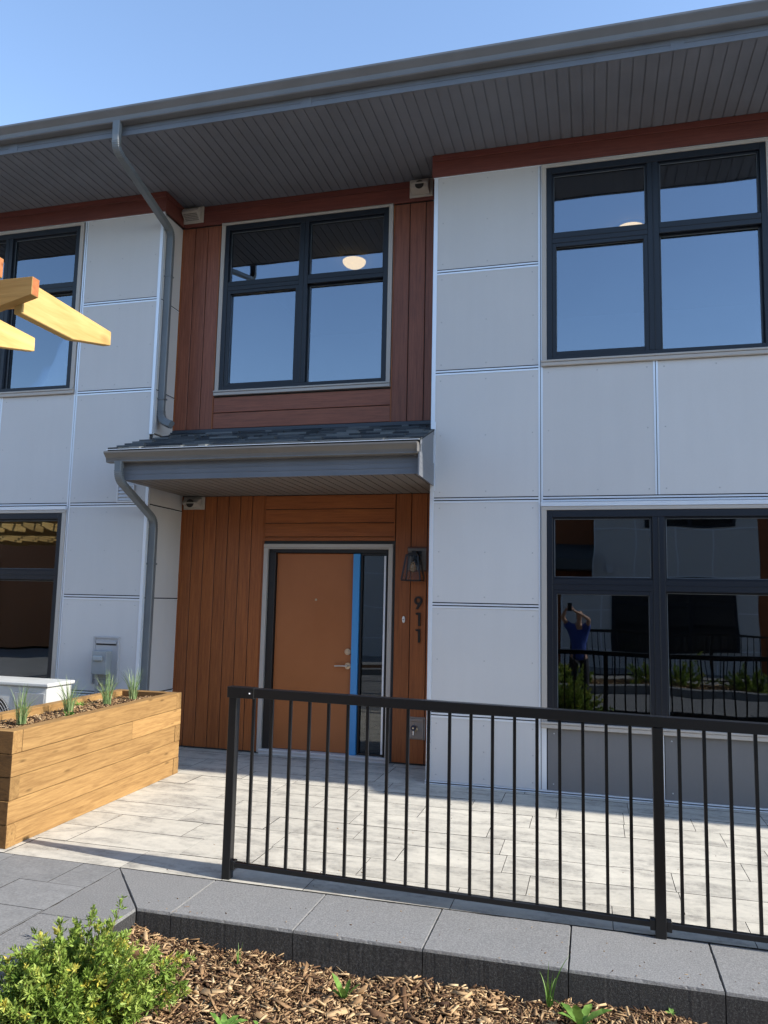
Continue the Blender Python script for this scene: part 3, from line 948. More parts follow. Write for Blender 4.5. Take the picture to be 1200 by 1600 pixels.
# canopy over the entrance ---------------------------------------
ZS = 2.678
cs = MB(); ribbed(cs, -2.885, 0.0, -0.55, D2 - 0.006, ZS, 0.0985)
CL0, CR0 = -2.995, 0.035
yA, zA, yB, zB = -0.625, 2.955, D1, 3.322
sl = (zB - zA) / (yB - yA)
sh = MB()
def roofpt(y, up): return zA + (y - yA) * sl + up
nC = 8; ex = (yB - yA) / nC
for c_ in range(nC):
    ya = yA + c_ * ex; yb2 = min(ya + ex * 1.1, yB)
    lo, hi = (CL0, CR0) if ya < -0.03 else (XL + 0.003, -0.003)
    x = lo
    while x < hi:
        w_ = random.choice([0.07, 0.11, 0.16, 0.22, 0.3]); x1 = min(x + w_, hi)
        th = random.choice([0.004, 0.016]); off = random.choice([0, 0.0, 0.02])
        yb3 = min(yb2, -0.012) if lo == CL0 and (ya < 0 < yb2) else yb2
        n = len(sh.v); t = random.random()
        y0_ = ya + (0.045 if th < 0.01 else random.choice([0.0, 0.008]))
        P = [(x, y0_, roofpt(y0_, 0)), (x1, y0_, roofpt(y0_, 0)), (x1, yb3, roofpt(yb3, 0)), (x, yb3, roofpt(yb3, 0))]
        U = [(x, y0_, roofpt(y0_, th + 0.004)), (x1, y0_, roofpt(y0_, th + 0.004)), (x1, yb3, roofpt(yb3, 0.003)), (x, yb3, roofpt(yb3, 0.003))]
        sh.v += P + U
        for q in ((0, 3, 2, 1), (4, 5, 6, 7), (0, 1, 5, 4), (1, 2, 6, 5), (2, 3, 7, 6), (3, 0, 4, 7)): sh.face([n + i for i in q], 0, t if th > .01 else t * 0.5)
        x = x1
# deck under the shingles
sh.prism([(yA, zA - 0.012), (-0.012, roofpt(-0.012, -0.012)), (-0.012, roofpt(-0.012, 0.0)), (yA, zA)], CL0, CR0, 'x', 0, 0.1)
sh.prism([(-0.012, roofpt(-0.012, -0.012)), (yB, zB - 0.012), (yB, zB), (-0.012, roofpt(-0.012, 0.0))], XL + 0.002, -0.002, 'x', 0, 0.1)
can = sh.build('canopy', M_shingle, house)
cs.build('canopy_soffit', metal_paint('canopy_soffit_warmed', (0.17, 0.15, 0.135), 0.6), can)  # grey soffit with the warm bounced light put into its colour
fa = MB()
fa.box(-2.885, 0.018, -0.556, -0.55 + 0.01, ZS - 0.006, 2.93); fa.box(-2.885, 0.018, -0.560, -0.556, ZS + 0.045, ZS + 0.05)
fa.box(-2.885, 0.018, -0.560, -0.556, ZS + 0.09, ZS + 0.096); fa.box(-2.885, 0.018, -0.562, -0.556, ZS - 0.008, ZS + 0.006)
# left cheek
fa.prism([(-0.55, ZS), (-0.012, ZS), (-0.012, roofpt(-0.012, -0.02)), (-0.55, roofpt(-0.55, -0.02))], -2.893, -2.885, 'x')
fa.build('canopy_fascia', M_fascia, can)
ep = MB()
ep.box(0.020, 0.034, -0.625, -0.022, ZS - 0.032, 2.852)
ep.box(0.020, 0.030, -0.56, -0.022, 2.78, 2.86)
ep.prism([(-0.55, 2.856), (-0.022, 2.856), (-0.022, roofpt(-0.022, -0.016)), (-0.55, roofpt(-0.55, -0.016))], 0.016, 0.027, 'x')
ep.prism([(-0.60, roofpt(-0.60, -0.05)), (-0.022, roofpt(-0.022, -0.05)), (-0.022, roofpt(-0.022, -0.014)), (-0.60, roofpt(-0.60, -0.014))], 0.027, 0.034, 'x')
for z in (2.72, 2.765, 2.81): ep.box(0.034, 0.0355, -0.61, -0.022, z, z + 0.004)
ep.build('end_panel', M_fascia, can, bevel=0.001)
ft = MB(); ft.box(0.002, 0.045, -0.018, -0.007, 2.60, 3.245); ft.build('wall_flashing', M_trim, can)
gu = MB(); gutter(gu, -3.0, 0.016, -0.562, 2.832, 0.098, 0.118); gu.box(-2.965, 0.01, -0.60, -0.555, 2.925, 2.945)
gu.box(0.016, 0.022, -0.672, -0.59, 2.845, 2.93)
gu.build('canopy_gutter', metal_paint('canopy_gutter_grey', (0.15, 0.14, 0.13), 0.4), can)
dp = MB(); dp.prism([(-0.655, 2.948), (-0.62, 2.953), (-0.62, 2.958), (-0.655, 2.953)], -2.99, 0.03, 'x'); dp.build('drip_edge', M_trim, can)
ff = MB(); ff.box(XL, 0, D1 - 0.012, D1 + 0.012, zB - 0.004, 3.358); ff.box(XL, 0, D1 - 0.05, D1 - 0.012, zB - 0.008, zB + 0.006)
ff.build('roof_flashing', mat('dark_flashing', (0.035, 0.045, 0.06), 0.4), can)


# downspouts ---------------------------------------------------
def arc_path(pts, rad, n=10):
    """round the corners of a polyline; returns the points and the elbow flags"""
    out, fl_ = [Vector(pts[0])], [0]
    for i in range(1, len(pts) - 1):
        p = Vector(pts[i]); a = (Vector(pts[i - 1]) - p).normalized(); b = (Vector(pts[i + 1]) - p).normalized()
        A, B = p + a * rad, p + b * rad
        for k in range(n + 1):
            t = k / n
            out.append((1 - t) ** 2 * A + 2 * t * (1 - t) * p + t * t * B); fl_.append(1)
    out.append(Vector(pts[-1])); fl_.append(0)
    return out, fl_


def spout(pts, w_=0.078, d_=0.056, rad=0.085, up=(1, 0, 0)):
    path, fl_ = arc_path(pts, rad, 18)
    prof = []
    for cx_, cy_, a0 in ((w_ / 2, d_ / 2, 0), (-w_ / 2, d_ / 2, 90), (-w_ / 2, -d_ / 2, 180), (w_ / 2, -d_ / 2, 270)):
        r = 0.012
        for k in range(4):
            a = R(a0 + k * 30); prof.append((cx_ - math.copysign(r, cx_) + r * math.cos(a), cy_ - math.copysign(r, cy_) + r * math.sin(a)))
    # shallow flutes on the broad faces
    scl = []
    c_ = 0
    for f_ in fl_:
        if f_: c_ += 1; scl.append(1.0 - 0.08 * (c_ % 2))
        else: scl.append(1.0); c_ = 0
    mb = MB(); mb.tube(path, prof, 0, scl, up=up)
    return mb


s1 = spout([(-2.80, -1.062, 5.965), (-2.80, -1.062, 5.70), (-2.886, 0.085, 5.46), (-2.886, 0.085, 3.42), (-2.80, 0.045, 3.36), (-2.72, 0.02, 3.335)])
for z in (4.95, 3.62): s1.box(-2.928, -2.842, 0.052, 0.118, z, z + 0.012)
s1.build('downspout', M_spout, house)['label'] = 'long downspout from the eave down to the canopy roof'
s2 = spout([(-2.865, -0.62, 2.84), (-2.865, -0.62, 2.675), (-2.886, 0.062, 2.36), (-2.886, 0.062, 0.02)])
for z in (1.9, 0.5): s2.box(-2.928, -2.842, 0.028, 0.096, z, z + 0.02)
s2.build('downspout', M_spout, house)['label'] = 'short downspout from the canopy gutter to the patio'


# ------------------------------------------------------------------ fittings on the house
def hood_vent(x0, x1, z0, z1, y, m_, label, grille=True):
    o = thing('vent_hood', label, 'wall vent', ((x0 + x1) / 2, y, z0), 'hooded vents on the house wall')
    b = MB(); b.box(x0, x1, y - 0.018, y, z0, z1)
    b.build('flange', m_, o, bevel=0.003)
    h = MB(); a, c, e, f_ = x0 + 0.03, x1 - 0.03, z0 + 0.02, z1 - 0.02
    n = len(h.v)
    yo = y - 0.105
    prof = [(y - 0.018, e), (yo, e + 0.03), (yo, e + (f_ - e) * .55), (yo + 0.03, f_ - 0.01), (y - 0.018, f_)]
    if grille: prof = [(y - 0.018, e - 0.005), (yo, e + 0.065), (yo + 0.015, f_ - 0.035), (y - 0.05, f_), (y - 0.018, f_)]
    h.prism(prof, a, c, 'x'); h.build('hood', m_, o, bevel=0.004)
    gr = MB()
    if grille:
        dy, dz = 0.105 - 0.018, 0.07; L_ = math.hypot(dy, dz); ny_, nz_ = -dz / L_, -dy / L_

        def sl_(x, q, r_): return (x, y - 0.018 - dy * q + ny_ * r_, e - 0.005 + dz * q + nz_ * r_)
        gr.box(a + 0.012, c - 0.012, 0.08, 0.92, 0.0, 0.001, 1, fn=sl_)
        for i in range(13):
            x = a + 0.014 + (c - a - 0.032) * i / 12; gr.box(x, x + 0.004, 0.08, 0.92, 0.001, 0.003, fn=sl_)
        for i in range(6): gr.box(a + 0.012, c - 0.012, 0.08 + i * .16, 0.12 + i * .16, 0.0012, 0.0035, fn=sl_)
    else:
        gr.cyl(((a + c) / 2, yo - 0.002, (e + f_) / 2 - 0.01), ((a + c) / 2, yo + 0.001, (e + f_) / 2 - 0.01), 0.045, 24, 1)
        gr.box(a + 0.02, c - 0.02, yo - 0.006, yo - 0.0005, (e + f_) / 2 - 0.002, f_ - 0.06)
    gr.build('grille', [m_, M_vent_dark], o)
    return o


hood_vent(-2.915, -2.665, 5.68, 5.868 - 0.004, D1 - 0.024, M_vent, 'beige hood vent with square mesh high beside the long downspout')
hood_vent(-0.335, -0.095, 5.675, 5.862, D1 - 0.024, M_vent, 'beige hood vent with round flap high at the grey corner', False)
hood_vent(-2.90, -2.65, 2.535, 2.672, D2, M_vent, 'beige hood vent tucked under the canopy soffit above the brown boards', False)

o = thing('wall_vent', 'white louvred wall vent half hidden behind the short downspout', 'wall vent', (-3.18, 0, 2.53))
b = MB(); b.box(-3.285, -3.085, -0.02, -0.0, 2.535, 2.55); b.box(-3.285, -3.085, -0.02, 0, 2.70, 2.715); b.box(-3.285, -3.27, -0.02, 0, 2.55, 2.70); b.box(-3.10, -3.085, -0.02, 0, 2.55, 2.70)
b.build('frame', M_vent_w, o, bevel=0.002)
b = MB()
for i in range(4): b.prism([(-0.022, 2.555 + i * .036), (-0.018, 2.553 + i * .036), (-0.001, 2.585 + i * .036), (-0.005, 2.588 + i * .036)], -3.268, -3.102, 'x')
b.build('louvres', M_vent_w, o)

# wall lantern
o = thing('wall_lantern', 'black tapered glass lantern on the brown boards above the house number', 'wall lamp', (-0.27, D2, 1.9))
b = MB(); b.box(-0.365, -0.155, D2 - 0.012, D2, 1.885, 2.135, 1); b.box(-0.350, -0.170, D2 - 0.024, D2 - 0.012, 1.90, 2.10, 0); b.box(-0.352, -0.168, D2 - 0.032, D2 - 0.012, 2.085, 2.118, 0)
b.build('mounting_block', [metal_paint('block_grey', (0.16, 0.145, 0.13)), mat('block_brown', (0.12, 0.045, 0.024), 0.5)], o, bevel=0.003)
b = MB(); b.box(-0.315, -0.215, D2 - 0.042, D2 - 0.024, 1.95, 2.09); b.box(-0.285, -0.245, D2 - 0.14, D2 - 0.04, 2.055, 2.085)
b.build('back_plate', M_black, o, bevel=0.003)
lx, ly = -0.272, D2 - 0.15
T_, B_, zt_, zb_ = 0.058, 0.093, 2.035, 1.80
cg = MB()
cg.box(lx - T_ - 0.006, lx + T_ + 0.006, ly - T_ - 0.006, ly + T_ + 0.006, zt_, zt_ + 0.012)
cg.prism([(lx - T_, zt_ + 0.012), (lx + T_, zt_ + 0.012), (lx + 0.03, zt_ + 0.03), (lx - 0.03, zt_ + 0.03)], ly - 0.04, ly + 0.04, 'y')
for sx in (-1, 1):
    for sy in (-1, 1):
        cg.tube([(lx + sx * T_, ly + sy * T_, zt_), (lx + sx * B_, ly + sy * B_, zb_)], [(-.0065, -.0065), (.0065, -.0065), (.0065, .0065), (-.0065, .0065)])
for sx in (-1, 1):
    cg.box(lx + sx * B_ - 0.006, lx + sx * B_ + 0.006, ly - B_, ly + B_, zb_ - 0.012, zb_)
    cg.box(lx - B_, lx + B_, ly + sx * B_ - 0.006, ly + sx * B_ + 0.006, zb_ - 0.0125, zb_ - 0.0005)
cg.cyl((lx, ly, zt_), (lx, ly, zt_ - 0.06), 0.018, 14)
cg.build('cage', M_black, o)
gp = MB()
for s_ in (-1, 1):
    gp.v += [(lx - T_, ly + s_ * T_, zt_), (lx + T_, ly + s_ * T_, zt_), (lx + B_, ly + s_ * B_, zb_), (lx - B_, ly + s_ * B_, zb_)]; n = len(gp.v); gp.face([n - 4, n - 3, n - 2, n - 1])
    gp.v += [(lx + s_ * T_, ly - T_, zt_), (lx + s_ * T_, ly + T_, zt_), (lx + s_ * B_, ly + B_, zb_), (lx + s_ * B_, ly - B_, zb_)]; n = len(gp.v); gp.face([n - 4, n - 3, n - 2, n - 1])
gpo = gp.build('lantern_glass', M_glass_clear, o)
sd = gpo.modifiers.new('s', 'SOLIDIFY'); sd.thickness = 0.003
bb = MB(); k = 14
prof_r = [0.012, 0.014, 0.024, 0.031, 0.03, 0.022, 0.01, 0.001]; prof_z = [0, -.015, -.035, -.06, -.08, -.1, -.112, -.116]
bb.tube([(lx, ly, zt_ - 0.05 + z) for z in prof_z], [(math.cos(2 * math.pi * i / k), math.sin(2 * math.pi * i / k)) for i in range(k)], 0, prof_r)
bulbm = mat('amber_bulb', (0.75, 0.5, 0.25), 0.1); bulbm.node_tree.nodes['Principled BSDF'].inputs['Transmission Weight'].default_value = 0.7
bb.build('bulb', bulbm, o, smooth=True)

# house number
o = thing('house_number', 'black metal digits 911 stacked upright on the brown boards', 'house number', (-0.245, D2, 1.18))


def digit_one(ztop):
    m_ = MB(); zt = ztop; x = -0.232
    m_.prism([(x - 0.011, zt - 0.13), (x + 0.011, zt - 0.13), (x + 0.011, zt), (x - 0.040, zt), (x - 0.033, zt - 0.019), (x - 0.011, zt - 0.019)], D2 - 0.016, D2 - 0.002, 'y')
    return m_


d = MB(); cx_, cz_ = -0.245, 1.639 - 0.042
k = 36; ro, ri = 0.042, 0.022
for i in range(k):
    a, b = 2 * math.pi * i / k, 2 * math.pi * (i + 1) / k
    d.prism([(cx_ + ro * math.cos(a), cz_ + ro * math.sin(a)), (cx_ + ro * math.cos(b), cz_ + ro * math.sin(b)),
             (cx_ + ri * math.cos(b), cz_ + ri * math.sin(b)), (cx_ + ri * math.cos(a), cz_ + ri * math.sin(a))], D2 - 0.016, D2 - 0.002, 'y')
d.prism([(cx_ + 0.0415, cz_ - 0.006), (cx_ + 0.020, cz_ + 0.0), (cx_ - 0.026, 1.512), (cx_ - 0.002, 1.512), (cx_ + 0.037, cz_ - 0.022)], D2 - 0.0165, D2 - 0.0015, 'y')
d.build('digit', M_black, o)['label'] = 'black digit 9'
digit_one(1.477).build('digit', M_black, o)
digit_one(1.315).build('digit', M_black, o)

# doorbell
o = thing('doorbell', 'small white oval doorbell between the door and the number', 'doorbell', (-0.392, D2, 1.407))
b = MB(); b.prism([(-0.392 + 0.015 * math.cos(2 * math.pi * i / 24), 1.407 + 0.034 * math.sin(2 * math.pi * i / 24)) for i in range(24)], D2 - 0.016, D2, 'y')
b.build('casing', mat('doorbell_white', (0.85, 0.83, 0.8), 0.3), o, bevel=0.003)
b = MB(); b.cyl((-0.392, D2 - 0.02, 1.407), (-0.392, D2 - 0.015, 1.407), 0.008, 16); b.build('button', mat('button_grey', (0.35, 0.33, 0.32), 0.3), o)

# hose tap
o = thing('hose_tap', 'outdoor tap on a beige wall plate low on the brown boards', 'tap', (-0.25, D2, 0.26))
b = MB(); b.box(-0.345, -0.155, D2 - 0.012, D2, 0.25, 0.465); b.box(-0.33, -0.17, D2 - 0.024, D2 - 0.012, 0.262, 0.45); b.box(-0.332, -0.168, D2 - 0.034, D2 - 0.012, 0.425, 0.452)
b.build('wall_plate', mat('plate_taupe', (0.3, 0.255, 0.225), 0.5), o, bevel=0.003)
b = MB(); b.cyl((-0.255, D2 - 0.08, 0.355), (-0.255, D2 - 0.02, 0.355), 0.014, 14); b.cyl((-0.255, D2 - 0.075, 0.355), (-0.255, D2 - 0.09, 0.305), 0.012, 12)
b.cyl((-0.255, D2 - 0.03, 0.355), (-0.255, D2 - 0.023, 0.355), 0.03, 20)
b.build('spout', M_brass, o)
b = MB(); b.cyl((-0.255, D2 - 0.10, 0.372), (-0.255, D2 - 0.085, 0.372), 0.027, 10); b.cyl((-0.255, D2 - 0.106, 0.372), (-0.255, D2 - 0.099, 0.372), 0.008, 8, 1)
b.build('valve_wheel', [mat('dark_blue_wheel', (0.02, 0.025, 0.06), 0.4), M_brass], o)

# electrical box
o = thing('electrical_box', 'grey electrical switch box in a framed wall plate behind the planter', 'electrical box', (-3.3, 0, 0.3))
b = MB(); b.box(-3.455, -3.435, -0.016, 0, 0.70, 1.17); b.box(-3.175, -3.155, -0.016, 0, 0.70, 1.17); b.box(-3.435, -3.175, -0.016, 0, 1.15, 1.17)
b.box(-3.435, -3.175, -0.006, 0, 0.70, 1.15)
b.box(-3.42, -3.19, -0.02, -0.006, 1.10, 1.125); b.box(-3.42, -3.19, -0.014, -0.006, 1.085, 1.098, 1)
b.build('wall_plate', [metal_paint('plate_grey', (0.42, 0.42, 0.43)), M_groove], o, bevel=0.002)
b = MB(); b.box(-3.40, -3.235, -0.10, -0.006, 0.80, 1.03); b.build('casing', metal_paint('box_grey', (0.30, 0.32, 0.33), 0.35), o, bevel=0.006, seg=2)
b = MB(); b.box(-3.375, -3.27, -0.125, -0.10, 0.935, 0.985); b.build('cover_flap', metal_paint('flap_grey', (0.36, 0.39, 0.40), 0.3), o, bevel=0.01, seg=2)
b = MB(); b.cyl((-3.36, -0.05, 0.8), (-3.36, -0.05, 0.25), 0.017, 12); b.box(-3.41, -3.2, -0.04, -0.006, 0.70, 0.75); b.build('conduit', metal_paint('conduit_grey', (0.25, 0.25, 0.26)), o)

# ceiling lamps inside
def dome(x, y, z, label):
    o = thing('ceiling_light', label, 'ceiling light', (x, y, z), 'dome lights on the upstairs ceilings')
    b = MB(); b.cyl((x, y, z - 0.02), (x, y, z - 0.001), 0.15, 32); b.build('rim', mat('lamp_rim', (0.5, 0.48, 0.45), 0.4), o)
    g_ = MB(); k = 28; n_ = 7
    g_.tube([(x, y, z - 0.02 - 0.085 * math.sin(i / n_ * math.pi / 2)) for i in range(n_ + 1)],
            [(math.cos(2 * math.pi * i / k), math.sin(2 * math.pi * i / k)) for i in range(k)], 0, [0.14 * math.cos(i / n_ * math.pi / 2) + 0.002 for i in range(n_ + 1)])
    em = mat('lit_opal_glass', (0.9, 0.8, 0.6), 0.4); e = em.node_tree.nodes['Principled BSDF']
    e.inputs['Emission Color'].default_value = (1.0, 0.70, 0.27, 1); e.inputs['Emission Strength'].default_value = 1.9
    g_.build('shade', em, o, smooth=True)


dome(-1.345, 1.70, 5.72, 'lit opal dome light seen through the window above the canopy')
dome(1.867, 1.558, 5.72, 'lit opal dome light glimpsed through the upstairs window of the right grey bay')


# ------------------------------------------------------------------ railing
def rail_fn(x, y, z):     # slight skew to the wall and a gentle fall along the kerb
    return (x, y - 0.0214 * (x + 0.6), z - 0.0095 * (x + 0.6) * min(1, z / 0.05 if z > 0 else 0))


def railing(name, label, x0, posts, x1, y, z0, fn=None, spacing=0.1155, start=None, group=None):
    o = thing(name, label, 'railing', (x0, y, z0), group)
    for px_ in posts:
        b = MB(); b.box(px_ - 0.0255, px_ + 0.0255, y - 0.0255, y + 0.0255, z0, z0 + 1.018, fn=fn); b.build('post', M_black, o, bevel=0.003)
    ends = [x0] + [q for q in posts if q > x0 + 0.3] + [x1]
    b = MB(); b.box(x0 - 0.03, x1, y - 0.027, y + 0.027, z0 + 1.019, z0 + 1.072, fn=fn); 
    b.box(x0 - 0.036, x0 + 0.135, y - 0.031, y + 0.031, z0 + 1.013, z0 + 1.0755, fn=fn)
    b.cyl(fn(x0 + 0.11, y - 0.034, z0 + 1.043) if fn else (x0 + 0.11, y - 0.034, z0 + 1.043), (x0 + 0.11, y - 0.03 - (0.0 if not fn else 0.015), z0 + 1.043), 0.005, 8, 1)
    b.build('top_rail', [M_black, M_trim], o, bevel=0.004)
    pp = sorted(posts) + [x1]
    b = MB()
    for a, c in zip(pp, pp[1:]):
        b.box(a + 0.0255, c - (0.0255 if c in posts else 0), y - 0.016, y + 0.016, z0 + 0.068, z0 + 0.094, fn=fn)
        kk = MB(); kk.box(a + 0.026, a + 0.05, y - 0.023, y + 0.023, z0 + 0.055, z0 + 0.105, fn=fn); kk.build('bracket', M_black, o, bevel=0.002)
        if c in posts: kk = MB(); kk.box(c - 0.05, c - 0.026, y - 0.023, y + 0.023, z0 + 0.055, z0 + 0.105, fn=fn); kk.build('bracket', M_black, o, bevel=0.002)
    b.build('bottom_rail', M_black, o, bevel=0.002)
    x = start if start is not None else x0 + 0.12
    while x < x1 - 0.02:
        if not any(abs(x - q) < 0.07 for q in posts):
            b = MB(); b.box(x - 0.008, x + 0.008, y - 0.008, y + 0.008, z0 + 0.094, z0 + 1.019, fn=fn); b.build('baluster', M_black, o)
        x += spacing
    return o


railing('railing', 'black metal railing along the kerb before the patio', -0.597, [-0.597, 1.738, 4.07], 4.6, -2.652, 0.0, rail_fn, start=-0.4715)


# ------------------------------------------------------------------ planter box
PB = Vector((-2.118, -2.645, 0)); ang = math.atan2(0.092, 2.24)
ca, sa = math.cos(ang), math.sin(ang)


def pfn(u, v, z):    # u to the left (depth), v along the long side away from the viewer
    return (PB.x - u * ca - v * sa, PB.y + v * ca - u * sa, z)


pl = thing('planter_box', 'long golden timber planter box standing on the pale pavers', 'planter', (PB.x, PB.y, 0))
Lp, Wp, th, hc = 2.245, 0.64, 0.092, 0.1440
for c_ in range(5):
    z0, z1 = c_ * hc + 0.001, (c_ + 1) * hc - 0.0025
    odd = c_ % 2 == 0
    j = random.uniform(-0.0025, 0.0025)
    for u0, u1 in ((0.0, th), (Wp - th, Wp)):
        a, b = (th + 0.001, Lp - th - 0.001) if odd else (0.0, Lp)
        if c_ == 3 and u0 == 0.0:
            cuts = [a, 1.42, b]
        elif c_ == 1 and u0 == 0.0: cuts = [a, b]
        else: cuts = [a, b]
        for q0, q1 in zip(cuts, cuts[1:]):
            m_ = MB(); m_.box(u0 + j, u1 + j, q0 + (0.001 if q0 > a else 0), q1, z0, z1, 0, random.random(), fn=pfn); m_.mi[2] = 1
            m_.build('timber', [M_tim_y, M_tim_shade], pl, bevel=0.0035, seg=2)
    for v0, v1 in ((0.0, th), (Lp - th, Lp)):
        a, b = (0.0, Wp) if odd else (th + 0.001, Wp - th - 0.001)
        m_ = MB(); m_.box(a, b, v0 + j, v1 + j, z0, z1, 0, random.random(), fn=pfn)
        m_.mi[2] = 1; m_.build('timber', [M_tim_x, M_tim_shade], pl, bevel=0.0035, seg=2)  # near face takes the shade-coloured copy
m_ = MB(); m_.box(th, Wp - th, th, Lp - th, 0.3, 0.66, fn=pfn); m_.build('soil', M_soil, pl)


def pkeep(x, y):
    dx, dy = -(x - PB.x), (y - PB.y)
    u = dx * ca - dy * sa; v_ = dx * sa + dy * ca
    return (u > th + 0.02) & (u < Wp - th - 0.02) & (v_ > th + 0.02) & (v_ < Lp - th - 0.02)


o = chips('planter_bark', 9000, (-2.9, -2.1), (-2.8, -0.35), lambda x, y: 0.668 + 0.012 * np.sin(x * 9 + y * 5), 0.012, 0.042, 0.016, -0.02, pkeep)
tag(o, 'shredded brown bark filling the timber planter', None, kind='stuff')


def blades(name, label, cx_, cy_, z, n, h0, h1, spread, w0, cat, group, lean=0.35, m_=None):
    root = thing(name, label, cat, (cx_, cy_, z), group)
    S = 6
    a = rng.uniform(0, 2 * np.pi, n); r0 = np.sqrt(rng.random(n)) * spread
    h = rng.uniform(h0, h1, n); le = np.abs(rng.normal(0, lean, n)) + 0.05
    bx = cx_ + np.cos(a) * r0; by = cy_ + np.sin(a) * r0
    da = a + rng.normal(0, 0.5, n)
    V = np.zeros((n, S + 1, 2, 3)); wv = rng.uniform(0.7, 1.3, n) * w0
    sd_ = da + np.pi / 2 + rng.normal(0, .4, n)
    for k in range(S + 1):
        t = k / S
        out = h * le * (t ** 2); up_ = h * (t - 0.25 * le * t ** 3)
        wd = wv * (1 - t ** 2.2) * 0.5 + 0.0003
        px = bx + np.cos(da) * out; py = by + np.sin(da) * out; pz = z + up_
        for s_, sg in ((0, -1), (1, 1)):
            V[:, k, s_, 0] = px + sg * np.cos(sd_) * wd; V[:, k, s_, 1] = py + sg * np.sin(sd_) * wd; V[:, k, s_, 2] = pz
    q = np.array([[2 * k, 2 * k + 1, 2 * k + 3, 2 * k + 2] for k in range(S)])
    F = (q[None] + (2 * (S + 1)) * np.arange(n)[:, None, None]).reshape(-1, 4)
    t = np.repeat(rng.random(n), S)
    np_mesh('blades', V.reshape(-1, 3), F, m_ or M_blade, t, root)
    return root


for i, (u_, v_, lab) in enumerate(((0.33, 0.50, 'tall grass tuft at the near end of the planter before the white unit'), (0.33, 1.04, 'grass tuft in the planter at the corner of the white unit'),
                                  (0.33, 1.56, 'grass tuft in the planter before the electrical box'), (0.33, 1.97, 'grass tuft at the house end of the planter'))):
    P = pfn(u_, v_, 0.675)
    blades('grass_tuft', lab, P[0], P[1], P[2], 90, 0.08, 0.31, 0.035, 0.0042, 'ornamental grass', 'grass tufts planted in the timber box')
for i, (u_, v_, lab) in enumerate(((0.2, 0.86, 'small green seedling in the planter between the first two tufts'), (0.42, 1.32, 'small green seedling in the planter between the middle tufts'))):
    P = pfn(u_, v_, 0.675)
    blades('seedling', lab, P[0], P[1], P[2], 26, 0.03, 0.07, 0.03, 0.014, 'plant', 'seedlings in the timber box', 0.7, M_weed)

# ------------------------------------------------------------------ heat pump
hp = thing('heat_pump', 'white outdoor heat pump unit between the planter and the wall', 'heat pump', (-3.7, -0.7, 0))
M_hp = metal_paint('unit_white', (0.5, 0.51, 0.5), 0.4); M_hpg = metal_paint('unit_grey', (0.33, 0.34, 0.35), 0.45)
b = MB(); b.box(-4.16, -3.28, -0.88, -0.54, 0.12, 0.755); b.build('casing', M_hp, hp, bevel=0.012, seg=3)
b = MB(); b.box(-4.18, -3.26, -0.90, -0.52, 0.756, 0.79); b.build('lid', M_hp, hp, bevel=0.01, seg=3)
b = MB(); b.box(-3.62, -3.30, -0.888, -0.880, 0.3, 0.70); b.build('service_panel', M_hpg, hp, bevel=0.004)
b = MB(); b.cyl((-3.88, -0.884, 0.44), (-3.88, -0.881, 0.44), 0.235, 40, 1)
for i in range(9): b.tube([(-3.88 + 0.026 * (i + 1) * math.cos(2 * math.pi * k / 36), -0.892, 0.44 + 0.026 * (i + 1) * math.sin(2 * math.pi * k / 36)) for k in range(37)], [(-.002, -.002), (.002, -.002), (.002, .002), (-.002, .002)])
for i in range(12):
    a = math.pi * 2 * i / 12; b.tube([(-3.88, -0.891, 0.44), (-3.88 + 0.24 * math.cos(a), -0.891, 0.44 + 0.24 * math.sin(a))], [(-.003, -.003), (.003, -.003), (.003, .003), (-.003, .003)])
b.build('fan_grille', [M_hpg, M_vent_dark], hp)
for x in (-4.05, -3.4):
    b = MB(); b.box(x, x + 0.06, -0.92, -0.50, 0.0, 0.119); b.build('foot', M_black, hp)

# ------------------------------------------------------------------ pergola
pg = thing('pergola', 'golden timber pergola with tapered rafter ends reaching in at the left', 'pergola', (-1.5, -5.6, 0))


def rafter(x, yend, yback, zt=2.782, zb=2.643, ze_t=2.764, ze_b=2.701, kink=0.25):
    t = random.random()
    b = MB(); b.prism([(yend, ze_t), (yend + 0.002, ze_b), (yend - kink, zb), (-4.527, zb), (-4.527, zt)], x - 0.038, x, 'x', 0, t)
    b.build('rafter_tail', M_pergola_y, pg, bevel=0.003)
    b = MB(); b.prism([(-4.752, zt), (-4.752, zb), (-6.81, zb), (-6.81, zt)], x - 0.038, x, 'x', 0, t)
    b.build('rafter', M_pergola_y, pg, bevel=0.003)


x = -0.64
while x > -11.2:
    rafter(x, -3.975, -7.6); x -= 0.402
for yb_ in (-4.566, -4.75, -6.85, -7.03):
    b = MB(); zt_, zb_ = 2.766, 2.60
    b.prism([(-0.57, zt_), (-0.57, 2.697), (-0.95, zb_), (-11.0, zb_), (-11.4, 2.697), (-11.4, zt_)], yb_, yb_ + 0.038, 'y', 0, random.random())
    b.prism([(-0.5695, zt_ - .001), (-0.5695, 2.698), (-0.572, 2.698), (-0.572, zt_ - .001)], yb_ + .001, yb_ + 0.037, 'y', 1, 0.5)
    b.build('beam', [M_pergola_x, M_pergola_end], pg, bevel=0.002)
for (x, y) in ((-1.45, -4.709), (-4.0, -4.709), (-6.9, -4.709), (-11.3, -4.709), (-1.45, -6.993), (-4.0, -6.993), (-6.9, -6.993), (-11.3, -6.993)):
    b = MB(); b.box(x, x + 0.14, y + 0.0, y + 0.14 + 0.003, 0.0, 2.62, 0, random.random()); b.build('post', M_pergola_x, pg, bevel=0.005)
for k in range(9):
    yy = -4.3 - k * 0.4
    b = MB(); b.box(-11.2, -0.72, yy, yy + 0.038, 2.783, 2.82, 0, random.random()); b.build('batten', M_pergola_x, pg, bevel=0.002)


